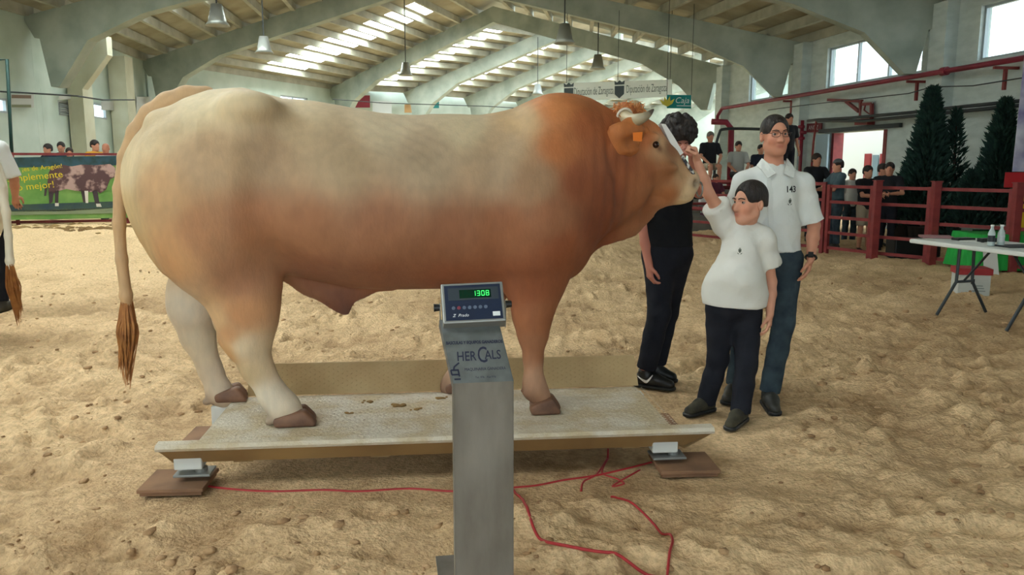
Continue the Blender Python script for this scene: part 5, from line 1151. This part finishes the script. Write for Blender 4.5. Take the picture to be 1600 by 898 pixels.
# left side: dark pole bracket and pipes
a = at_y(11, 93, 17.0); bm = bmesh.new(); add_tube(bm, [at_y(-30, 95, 17.0), a, at_y(19, 250, 17.0)], .035, 8); o = bm_obj('pole', bm, mat('dark_green_pole', S(40, 74, 70), .5), None, True); tag(o, 'thin dark green pole at the far left above the cow', 'pole')
bm = bmesh.new(); add_tube(bm, [on for on in (at_y(0, 143, 18.2), at_y(55, 146, 18.6), at_y(120, 150, 19.5), at_y(160, 156, 20.5), at_y(210, 156, 24.0))], .02, 6); o = bm_obj('wall_cable', bm, M_dark); tag(o, 'thin dark cable strung across the pale left wall', 'cable')
def poster(px0, py0, px1, py1, Y, label, m, txt=None, tm=None, size=.8, yaw=0.0, slope=0.0, cat='poster', nm='poster'):
    if Y < 0: A_, B_ = V((*LW[-Y], 0)), V((*LW[-Y+1], 0)); e_ = (B_-A_).normalized(); n_ = V((e_.y, -e_.x, 0)); f_ = lambda a, b: at_plane(a, b, A_+n_*.16, n_)
    else: f_ = lambda a, b: at_y(a, b, Y)
    p = [f_(px0, py1), f_(px1, py1+slope), f_(px1, py0+slope), f_(px0, py0)]; t = thing(nm, label, cat, p[0]); bm = bmesh.new(); add_prism(bm, [q-p[0] for q in p], V((0, .02, 0))); bm_obj('sheet', bm, m, t)
    if txt:
        c = (p[0]+p[2])/2-p[0]+V((0, -.006, 0)); add_text('lettering', txt, frame_matrix(c, p[1]-p[0], (0, 0, 1)), tm, t, (p[3]-p[0]).length*size)
    return t, p
for k, (x0, y0, x1, y1, Y, lb) in enumerate(((18, 147, 52, 168, -2, 'white notice board on the left wall left of the louvred window'), (92, 147, 117, 155, -3, 'small notice above the louvred window'), (158, 158, 178, 172, -3, 'white notice board right of the small bright window'))):
    t, p = poster(x0, y0, x1, y1, Y, lb, mat('pale_notice', S(186, 190, 186), .7), cat='notice board', nm='notice_board')
    for j, (f0, f1, m) in enumerate(((.05, .3, mat('brown_strip', S(120, 100, 84), .7)), (.78, .98, mat('olive_strip', S(120, 126, 96), .7)))):
        bm = bmesh.new(); hgt = p[3]-p[0]; w = p[1]-p[0]; add_prism(bm, [w*.02+hgt*(1-f1), w*.9+hgt*(1-f1), w*.9+hgt*(1-f0), w*.02+hgt*(1-f0)], V((0, -.015, 0))); bm_obj('printed_strip', bm, m, t)
poster(213, 151, 240, 172, -3, 'white poster with red heading beside the bull tail head', mat('white_poster', S(200, 206, 206), .7), 'FERIA', M_red, .35)
poster(528, 149, 578, 168, -5, 'dark red poster peeking over the back of the bull', mat('red_poster', S(128, 40, 52), .7)); poster(582, 158, 612, 178, -5, 'white poster peeking over the back of the bull', mat('white_poster', S(200, 206, 206), .7)); poster(632, 163, 660, 176, -6, 'white and orange poster over the back of the bull', mat('orange_poster', S(210, 170, 120), .7)); poster(664, 158, 686, 169, -6, 'small teal poster over the back of the bull', mat('teal_poster', S(30, 120, 120), .7))
bm = bmesh.new(); add_tube(bm, [at_y(520, 155, 35.8), at_y(600, 161, 36.1), at_y(760, 166, 37.5), at_y(860, 172, 39)], .02, 6); o = bm_obj('hanging_wire', bm, M_dark); tag(o, 'wire the posters hang from above the back of the bull', 'wire')
# big hanging banner in white
p0, p1 = at_y(882, 158, 24.5), at_y(1050, 151, 24.0); q0, q1 = at_y(882, 130, 24.5), at_y(1050, 124, 24.0); wb = thing('hanging_banner', 'long white banner hanging from the roof above the hump of the bull', 'banner', p0); nb = (p1-p0).cross(q0-p0).normalized()
if nb.y > 0: nb = -nb
bm = bmesh.new(); add_prism(bm, [V((0, 0, 0)), p1-p0, q1-p0, q0-p0], -nb*.01); bm_obj('banner_sheet', bm, cloth_mat('white_banner_cloth', (.93, .97, .95, 1), .6), wb)
hb = (q0-p0).length; mid = lambda f, g=.5: (p1-p0)*f+(q0-p0)*g+nb*.012; M_bt = mat('grey_banner_ink', S(110, 124, 126), .7); wdir = p1-p0
add_text('lettering', 'Diputación de Zaragoza', frame_matrix(mid(.275, .48), wdir, (0, 0, 1)), M_bt, wb, hb*.62, fit=wdir.length*.37); add_text('lettering', 'Diputación de Zaragoza', frame_matrix(mid(.765, .5), wdir, (0, 0, 1)), M_bt, wb, hb*.62, fit=wdir.length*.37)
for f in (.04, .515):
    bm = bmesh.new(); w = .28; c = mid(f, .45); x = wdir.normalized(); u = V((0, 0, 1)); bm.faces.new([bm.verts.new(c+x*a*w+u*b*w) for a, b in ((-.5, .5), (.5, .5), (.5, -.35), (0, -.8), (-.5, -.35))]); bm.faces.new([bm.verts.new(c+x*a*w+u*b*w) for a, b in ((-.5, .62), (.5, .62), (.55, 1.05), (.25, .85), (0, 1.1), (-.25, .85), (-.55, 1.05))]); bm_obj('crest', bm, mat('dark_crest_ink', S(84, 96, 100), .7), wb)
for f in (.02, .5, .98):
    bm = bmesh.new(); e = mid(f, 1.0); add_tube(bm, [e, e+V((0, .0, 2.0))], .008, 5); bm_obj('cord', bm, M_dark, wb)
t, p = poster(1042, 148, 1080, 169, 23.2, 'teal hanging sign with a yellow leaf hand beside the white banner', mat('teal_sign', S(20, 140, 138), .6), None, None, .5, slope=.5, cat='sign', nm='hanging_sign')
bm = bmesh.new()
for q in (p[2], p[3]): add_tube(bm, [q-p[0], q-p[0]+V((0, 0, 2.6))], .008, 5)
bm_obj('cord', bm, M_dark, t)
w, hgt = p[1]-p[0], p[3]-p[0]; add_text('lettering', 'Caja', frame_matrix(w*.62+hgt*.58+V((0, -.012, 0)), w, (0, 0, 1)), mat('white_letters', S(224, 236, 234), .6), t, hgt.length*.62, shear=.2)
bm = bmesh.new(); add_prism(bm, [w*.4+hgt*.16+V((0, -.012, 0)), w*.98+hgt*.16+V((0, -.012, 0)), w*.98+hgt*.22+V((0, -.012, 0)), w*.4+hgt*.22+V((0, -.012, 0))], V((0, -.002, 0))); bm_obj('underline', bm, mat('white_letters', S(224, 236, 234), .6), t)
for k, an in enumerate((-70, -40, -8, 22)):
    bm = bmesh.new(); c = w*.02+hgt*.12+V((0, -.02, 0)); a = math.radians(an+20); dv = V((math.sin(a)*1, 0, math.cos(a)))*hgt.length*.8; sv = V((dv.z, 0, -dv.x))*.16; bm.faces.new([bm.verts.new(q) for q in (c, c+dv*.5+sv, c+dv, c+dv*.5-sv)]); bm_obj('yellow_leaf', bm, mat('yellow_leaf_print', S(214, 206, 80), .6), t)
# high bay lamps
def lamp(px, py, Y, s, label, drop):
    p = at_y(px, py, Y); t = thing('pendant_lamp', label, 'lamp', p, 0, 'high bay lamps under the roof'); bm = bmesh.new(); add_lathe(bm, [(.05, .22), (.09, .2), (.12, .46), (.2, .09), (.27, 0), (.255, 0), (.19, .08), (.1, .15)], (0, 0, 0), 20); bm_obj('reflector', bm, mat('aluminium_reflector', S(170, 176, 170), .4, .5), t, True)
    bm = bmesh.new(); add_lathe(bm, [(.07, .2), (.085, .24), (.085, .42), (.05, .46)], (0, 0, 0), 14); bm_obj('ballast_housing', bm, mat('grey_ballast', S(96, 104, 104), .5), t, True)
    bm = bmesh.new(); add_tube(bm, [V((0, 0, .45)), V((0, 0, .45+drop))], .018, 6); bm_obj('stem', bm, M_dark, t)
lamp(340, 40, 18.6, 1, 'nearest pendant lamp, pale reflector, upper left', 1.6); lamp(413, 83, 23.5, 1, 'pendant lamp in front of the near beam left of the skylights', 1.0); lamp(634, 118, 30, 1, 'pendant lamp hanging before the second skylight row', 2.2); lamp(882, 68, 20, 1, 'dark pendant lamp under the beam above the hump of the bull', 1.5); lamp(934, 108, 27, 1, 'pendant lamp just above the long white banner', 1.8); lamp(840, 148, 36, 1, 'farthest small pendant lamp left of the white banner', 2.0)

# conifers behind the red fence
M_leaf = mat('conifer_foliage', S(24, 52, 48), .8, color2=S(40, 74, 62), scale=9); M_bark = mat('bark', S(60, 48, 40), .9)
def conifer(px, ytop, Y, h, w, label, seed, sparse=1.0):
    p = at_y(px, ytop, Y); hr = random.Random(seed); t = thing('conifer', label, 'tree', (p.x, Y, 0), 0, 'potted conifers behind the red fence'); top_ = p.z
    bm = bmesh.new(); add_tube(bm, [V((0, 0, .3)), V((.03, 0, top_*.5)), V((0, 0, top_*.97))], [.05, .035, .008], 8); bm_obj('trunk', bm, M_bark, t)
    bm = bmesh.new()
    for k in range(int(4200*sparse)):
        f = hr.random()**.8; z = top_*(.16+.84*f); rad = w*(1-f)**.8*(.6+.6*abs(math.sin(z*6+seed+hr.randint(0, 2)*2.1)))*.95+.02; a = hr.uniform(0, 6.28); r0 = rad*math.sqrt(hr.random()); c = V((math.cos(a)*r0, math.sin(a)*r0, z)); d = V((math.cos(a)*.6, math.sin(a)*.6, hr.uniform(.2, 1.1))).normalized(); l = hr.uniform(.06, .15); s = d.cross(V((hr.uniform(-1, 1), hr.uniform(-1, 1), hr.uniform(-1, 1)))).normalized()*l*.2
        vs = [bm.verts.new(q) for q in (c-d*l*.3, c+s+d*l*.2, c+d*l, c-s+d*l*.2)]; bm.faces.new(vs)
        if k % 2 == 0:
            s2 = d.cross(s).normalized()*l*.2; bm.faces.new([bm.verts.new(q) for q in (c-d*l*.3, c+s2+d*l*.2, c+d*l, c-s2+d*l*.2)])
    me = bpy.data.meshes.new('foliage'); bm.to_mesh(me); bm.free(); o = mesh_obj('foliage', me, M_leaf, t); o['kind'] = 'stuff'
    bm = bmesh.new(); add_lathe(bm, [(.2, 0), (.26, .36), (.28, .38), (.24, .38), (.23, .33)], (0, 0, 0), 18); bm_obj('pot', bm, mat('dark_pot', S(50, 46, 44), .7), t, True)
conifer(1458, 140, 14.9, 3, .52, 'tallest dense dark conifer behind the red fence', 1, 1.5); conifer(1496, 172, 15.1, 2.6, .36, 'thin sparse conifer right of the tallest one', 2, .2); conifer(1572, 158, 14.4, 2.6, .5, 'dark conifer beside the purple poster at the right edge', 3, 1.2)
conifer(1425, 250, 15.6, 1.6, .4, 'low conifer bush left of the tallest conifer', 4, .5); conifer(1520, 270, 14.4, 1.5, .45, 'low dark bush between the conifers', 5, .8)
# right edge: purple picture, red board, yellow flag with dark emblem
pn = thing('roll_up_banner', 'tall purple white and red banner with a yellow flag at the right edge', 'banner', at_y(1610, 300, 12.2)); l0 = V(pn.location); rr = lambda x, y: at_y(x, y, 12.2)-l0
def pp(pts, m, nm, off=0.0): bm = bmesh.new(); add_prism(bm, [rr(x, y)+V((0, -off, 0)) for x, y in pts], V((0, .012, 0))); bm_obj(nm, bm, m, pn)
pp([(1582, 268), (1660, 268), (1680, 60), (1604, 60)], mat('purple_picture_print', S(120, 112, 164), .5, color2=S(206, 206, 222), scale=2.4), 'picture_sheet'); pp([(1571, 269), (1660, 269), (1660, 293), (1569, 293)], mat('bright_red_board', S(176, 24, 34), .6), 'red_board'); pp([(1588, 293), (1660, 293), (1660, 365), (1586, 365)], mat('yellow_flag', S(226, 180, 26), .6), 'yellow_flag')
pp([(1591, 316), (1598, 312), (1600, 318), (1594, 320), (1596, 325)], mat('black_emblem', S(28, 26, 24), .6), 'dark_emblem', .015)
pp([(1584, 425), (1590, 425), (1590, 365), (1586, 365)], M_dark, 'stand_pole')
# white folding table with things on it
tb = at_z(1500, 432, 0); TZ = .74
c = [at_z(1422, 373, TZ), at_z(1660, 401, TZ), at_z(1655, 383, TZ), at_z(1450, 366, TZ)]
d = (V((c[1].x, c[1].y, 0))-V((c[0].x, c[0].y, 0))); Lx = 1.62; d.normalize(); n = V((-d.y, d.x, 0)); T0 = V((c[0].x, c[0].y, 0))
tab = thing('folding_table', 'long white folding table with grey steel legs near the right edge', 'table', T0); bm = bmesh.new(); Mt = Matrix((d, n, V((0, 0, 1)))).transposed()
add_box(bm, d*Lx/2+n*.36+V((0, 0, TZ-.02)), (Lx, .74, .045), Mt, .012); bm_obj('table_top', bm, mat('white_plastic_top', S(206, 210, 206), .45), tab)
M_leg = mat('grey_steel_leg', S(54, 60, 64), .4, .4)
for x in (.38, Lx-.42):
    for y in (.06, .66):
        bm = bmesh.new(); sgn = -1 if y < .3 else 1; add_tube(bm, [d*x+n*(.36+sgn*.09)+V((0, 0, TZ-.05)), d*x+n*(.36+sgn*.1)+V((0, 0, .33)), d*x+n*(.36+sgn*.31)+V((0, 0, .0))], .016, 8); bm_obj('leg', bm, M_leg, tab)
    bm = bmesh.new(); add_tube(bm, [d*x+n*.26+V((0, 0, .33)), d*x+n*.46+V((0, 0, .33))], .014, 8); bm_obj('leg_brace', bm, M_leg, tab)
    bm = bmesh.new(); x2 = x+(.3 if x < 1 else -.3); add_tube(bm, [d*x+n*.36+V((0, 0, .34)), d*x2+n*.36+V((0, 0, TZ-.05))], .012, 8); bm_obj('diagonal_strut', bm, M_leg, tab)
ontab = lambda px, py: at_z(px, py, TZ+.004)
def on_table(nm, px, py, size, m, label, cat, ang=0.0, bev=.003):
    p = ontab(px, py); bm = bmesh.new(); add_box(bm, (0, 0, size[2]/2), size, None, bev); o = bm_obj(nm, bm, m); o.location = p; o.rotation_euler = (0, 0, ang); tag(o, label, cat)
on_table('folder', 1462, 371, (.3, .22, .02), mat('pink_folder', S(150, 110, 112), .7), 'pinkish folder on the left end of the white table', 'folder', -.3); on_table('phone', 1505, 375, (.2, .1, .025), M_black, 'black device lying in the middle of the white table', 'phone', .2); on_table('paper', 1526, 377, (.3, .21, .004), mat('white_paper', S(222, 224, 222), .8), 'white paper sheet on the table before the bottles', 'paper', -.5, .0005)
on_table('clipboard', 1590, 385, (.34, .24, .01), mat('dark_clipboard', S(44, 48, 52), .6), 'dark clipboard on the table at the right edge', 'clipboard', .1); on_table('pen_case', 1543, 378, (.2, .07, .04), M_black, 'black pen case on the table left of the bottles', 'pen case', .3)
for k, (px, py, lb) in enumerate(((1548, 384, 'left clear water bottle on the white table'), (1563, 384, 'right clear water bottle on the white table'))):
    p = ontab(px, py); t = thing('water_bottle', lb, 'bottle', p, 0, 'water bottles on the table'); bm = bmesh.new(); add_lathe(bm, [(.03, 0), (.032, .01), (.032, .12), (.014, .165), (.013, .185)], (0, 0, 0), 14); bm_obj('bottle_body', bm, mat('clear_plastic', S(176, 190, 190), .15), t, True); bm = bmesh.new(); add_lathe(bm, [(.016, .185), (.016, .2)], (0, 0, 0), 12); bm_obj('cap', bm, mat('white_cap', S(226, 228, 228), .4), t)
    bm = bmesh.new(); add_lathe(bm, [(.0325, .04), (.0325, .1)], (0, 0, 0), 14); bm_obj('bottle_label', bm, mat('dark_label', S(40, 46, 54) if k == 0 else S(210, 214, 214), .5) if k == 0 else mat('pale_label', S(190, 198, 200), .5), t)
# white box with red lid under the table
p = at_z(1524, 459, 0); bx_ = thing('archive_box', 'white cardboard box with a red lid on the sand under the table', 'box', V((p.x, p.y+.12, -.02)), math.radians(-14)); bm = bmesh.new(); add_box(bm, (0, 0, .135), (.34, .3, .27), None, .004); bm_obj('carton', bm, mat('white_carton', S(196, 200, 196), .8, color2=S(180, 186, 184), scale=4), bx_); bm = bmesh.new(); add_box(bm, (0, 0, .285), (.37, .33, .075), None, .004); bm_obj('lid', bm, mat('red_lid', S(156, 46, 50), .6), bx_)
bm = bmesh.new(); add_box(bm, (-.02, -.152, .17), (.04, .004, .06)); bm_obj('hand_hole', bm, M_black, bx_)
for k in range(3): bm = bmesh.new(); add_box(bm, (.05, -.151, .06+k*.03), (.14-.03*k, .003, .01)); bm_obj('printed_line', bm, mat('grey_print', S(120, 130, 130), .7), bx_)
# green cloth table behind
p = at_y(1590, 365, 11.4); gt = thing('draped_table', 'table draped in a bright green cloth behind the folding table', 'table', V((p.x, p.y+.1, 0))); bm = bmesh.new(); W2, D2, ZG = 1.25, .6, p.z
add_box(bm, (.2, .1, ZG-.03), (1.6, .7, .04)); bm_obj('table_top', bm, mat('grey_board_top', S(150, 156, 150), .6), gt)
bm = bmesh.new(); N_ = 60; ring_t, ring_b = [], []
for k in range(N_):
    t = k/N_*4; x, y = ((-1+2*(t % 1), -1) if t < 1 else (1, -1+2*(t % 1)) if t < 2 else (1-2*(t % 1), 1) if t < 3 else (-1, 1-2*(t % 1))); w = math.sin(k*1.7)*.025+math.sin(k*.9)*.02
    ring_t.append(bm.verts.new((.2+x*.82, .1+y*.37, ZG+.001))); ring_b.append(bm.verts.new((.2+x*(.86+w), .1+y*(.41+w), .02)))
bm.faces.new(ring_t)
for k in range(N_): bm.faces.new((ring_t[k], ring_t[(k+1) % N_], ring_b[(k+1) % N_], ring_b[k]))
bm_obj('green_cloth', bm, mat('bright_green_cloth', S(36, 168, 70), .75, color2=S(28, 148, 60), scale=3), gt)
bm = bmesh.new(); q = at_y(1548, 425, 10.9)-gt.location; add_prism(bm, [at_y(1536, 392, 10.85)-gt.location, at_y(1558, 394, 10.85)-gt.location, at_y(1562, 440, 10.85)-gt.location, at_y(1549, 438, 10.85)-gt.location, at_y(1538, 438, 10.85)-gt.location], V((0, .004, 0))); bm_obj('white_sheet', bm, mat('white_paper', S(222, 224, 222), .8), gt)
sh = at_y(1540, 353, 12.0); bm = bmesh.new(); add_box(bm, (0, 0, -.02), (.62, .3, .04), None, .004)
for x in (-.28, .28): add_box(bm, (x, 0, -sh.z/2-.02), (.03, .25, sh.z-.04))
o = bm_obj('side_shelf', bm, mat('grey_board_top', S(150, 156, 150), .6)); o.location = sh; tag(o, 'small grey side shelf against the red fence behind the table', 'shelf')
bm = bmesh.new(); p = at_z(1425, 407, 0); add_box(bm, (0, 0, .17), (.75, .35, .34), None, .02); o = bm_obj('black_case', bm, M_black); o.location = (p.x+.25, p.y+.5, -.02); tag(o, 'black case on the ground behind the red fence left of the table', 'case')

# grass/green leaf scraps and clods lying on the deck
for k, (px, py, s) in enumerate(((620, 634, .03), (575, 628, .02), (650, 640, .018), (545, 646, .014), (690, 622, .02))):
    p = at_z(px, py, DECK); f = Field(); hr = random.Random(k)
    for j in range(7): f.ell((hr.uniform(-s, s)*1.6, hr.uniform(-s, s), .004), (s*.5, s*.4, s*.22), .01)
    f.cut((0, 0, 0), (0, 0, -1)); o = field_obj('dung_crumb', f, .004, mat('dry_dung', S(150, 118, 70), .95, color2=S(122, 96, 58), scale=30)); o.location = p; tag(o, 'crumb of dry sand on the deck, '+['largest in the middle', 'left of the largest', 'right of the largest', 'leftmost one', 'nearest the pillar'][k], 'sand crumb')

# ================================================================== THE SAND (built last, so it can lie flat under the feet)
for ob_ in [o for o in bpy.data.objects if o.get('category') == 'person']:
    for ch in ob_.children:
        if ch.name.split('.')[0] == 'shoe' and ob_.location.y < 7:
            n_ = len(ch.data.vertices); a_ = np.empty(n_*3, np.float32); ch.data.vertices.foreach_get('co', a_); a_ = a_.reshape(-1, 3); FEET.append((ob_.location.x+a_[:, 0].mean(), ob_.location.y+a_[:, 1].mean(), .14))
FEET.append((PB.x, PB.y+.18, .25))
xs = np.concatenate([-np.geomspace(16, 4.0, 90)[:-1], np.arange(-4, 4.0001, .0185), np.geomspace(4.0, 17, 90)[1:]])
ys = np.concatenate([np.linspace(-6, 1.7, 22)[:-1], np.arange(1.7, 6.2, .0185), np.geomspace(6.2, 66, 260)[1:]])
GX, GY = np.meshgrid(xs, ys, indexing='ij'); GZ = relief(GX.ravel(), GY.ravel()).reshape(GX.shape)
for px_, py_, r_, d_, a_ in PR:
    i0, i1 = np.searchsorted(xs, (px_-.3, px_+.3)); j0, j1 = np.searchsorted(ys, (py_-.3, py_+.3)); sx, sy = GX[i0:i1, j0:j1]-px_, GY[i0:i1, j0:j1]-py_
    if abs(px_-PLAT.x) < 1.7 and abs(py_-PLAT.y) < .75 or any(math.hypot(px_-a, py_-b) < .3 for a, b, _ in FEET): continue
    ca, sa = math.cos(a_), math.sin(a_); q = np.hypot((sx*ca+sy*sa)/1.35, -sx*sa+sy*ca)/r_; GZ[i0:i1, j0:j1] += np.where(q < 1, -d_*(1-q**2), 0)+d_*.5*np.exp(-((q-1.25)/.28)**2)
nx, ny = GX.shape; idx = np.arange(nx*ny).reshape(nx, ny); Q = np.stack([idx[:-1, :-1], idx[1:, :-1], idx[1:, 1:], idx[:-1, 1:]], -1).reshape(-1, 4)
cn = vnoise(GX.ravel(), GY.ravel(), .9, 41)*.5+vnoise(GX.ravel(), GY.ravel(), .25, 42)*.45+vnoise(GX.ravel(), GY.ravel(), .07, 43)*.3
base = np.array(S(214, 186, 147)[:3]); dk = np.array(S(150, 120, 86)[:3]); cn = cn+vnoise(GX.ravel(), GY.ravel(), .035, 44)*.25; w = np.clip(.3-cn*1.15-np.clip(GZ.ravel()*4, -.4, .4), 0, 1)[:, None]  # mottled sand tone, with clod shadow painted into fine specks and hollows
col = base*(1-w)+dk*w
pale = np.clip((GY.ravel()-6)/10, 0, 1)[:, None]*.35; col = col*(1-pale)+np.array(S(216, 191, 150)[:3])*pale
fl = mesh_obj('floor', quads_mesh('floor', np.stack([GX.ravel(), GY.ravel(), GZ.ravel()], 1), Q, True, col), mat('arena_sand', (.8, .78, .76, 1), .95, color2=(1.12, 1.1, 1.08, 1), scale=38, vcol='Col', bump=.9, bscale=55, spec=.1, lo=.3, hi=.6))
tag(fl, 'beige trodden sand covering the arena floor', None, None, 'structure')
# loose clods of sand lying on the surface
hr = random.Random(21); sp = []
for k in range(5200):
    y = 2.0+hr.random()**1.6*9; x = hr.uniform(-1, 1)*(1.2+y*.72)
    if abs(x-PLAT.x) < 1.6 and abs(y-PLAT.y) < .6 or math.hypot(x-PB.x, y-PB.y) < .3 or any(math.hypot(x-a, y-b) < .17 for a, b, _ in FEET): continue
    if float(vnoise(np.array([x]), np.array([y]), .5, 51)[0]) < hr.uniform(-.5, .3): continue
    i = np.searchsorted(xs, x); j = np.searchsorted(ys, y); s = .005+.02*hr.random()**3; sp.append((V((x, y, float(GZ[i, j])+s*.15)), s))
bm = bmesh.new(); lumps(bm, sp, hr); o = bm_obj('sand_clods', bm, mat('sand_clod', S(196, 162, 122), .95, color2=S(142, 110, 78), scale=9, bump=.4, bscale=60), None, True); tag(o, 'loose sand clods scattered over the arena floor', 'sand', None, 'stuff')
# cables of the scale
def gcable(pts, r, label, lift=None):
    P = []
    for i, (x, y) in enumerate(pts):
        p = at_z(x, y, 0); P.append(p)
    P = smooth_path(P, 12); out = []
    for p in P:
        i = np.searchsorted(xs, p.x); j = np.searchsorted(ys, p.y); h = float(GZ[i-1:i+1, j-1:j+1].max()); out.append(V((p.x, p.y, h+r*.8)))
    zz = [p.z for p in out]
    mx_ = [max(zz[max(i-3, 0):i+4]) for i in range(len(zz))]
    for i, p in enumerate(out): w_ = mx_[max(i-5, 0):i+6]; p.z = sum(w_)/len(w_)-.004
    if lift:
        for i, dz in lift: out[i*12].z += dz
    bm = bmesh.new(); add_tube(bm, out, r, 7); o = bm_obj('cable', bm, M_cable, None, True); tag(o, label, 'cable', None)
gcable([(262, 738), (300, 744), (345, 752), (420, 757), (505, 755), (560, 757), (640, 753), (712, 757), (790, 752), (838, 748), (880, 740), (930, 733), (980, 722), (1020, 712), (1056, 704)], .0065, 'red cable lying along the front of the scale from foot to foot')
gcable([(800, 752), (814, 778), (822, 812), (838, 848), (870, 869), (925, 880), (975, 886), (1030, 900), (1060, 918)], .0065, 'red cable curving from the pillar to the bottom edge')
gcable([(955, 778), (985, 794), (1015, 808), (1036, 822), (1050, 848), (1046, 874), (1042, 905)], .0055, 'short red cable half buried in the sand at lower right')
gcable([(908, 757), (912, 742), (932, 731), (950, 706), (941, 728), (965, 738), (975, 745), (958, 748), (1000, 724)], .0055, 'knotted red cable loop in front of the scale', [(3, .05)])
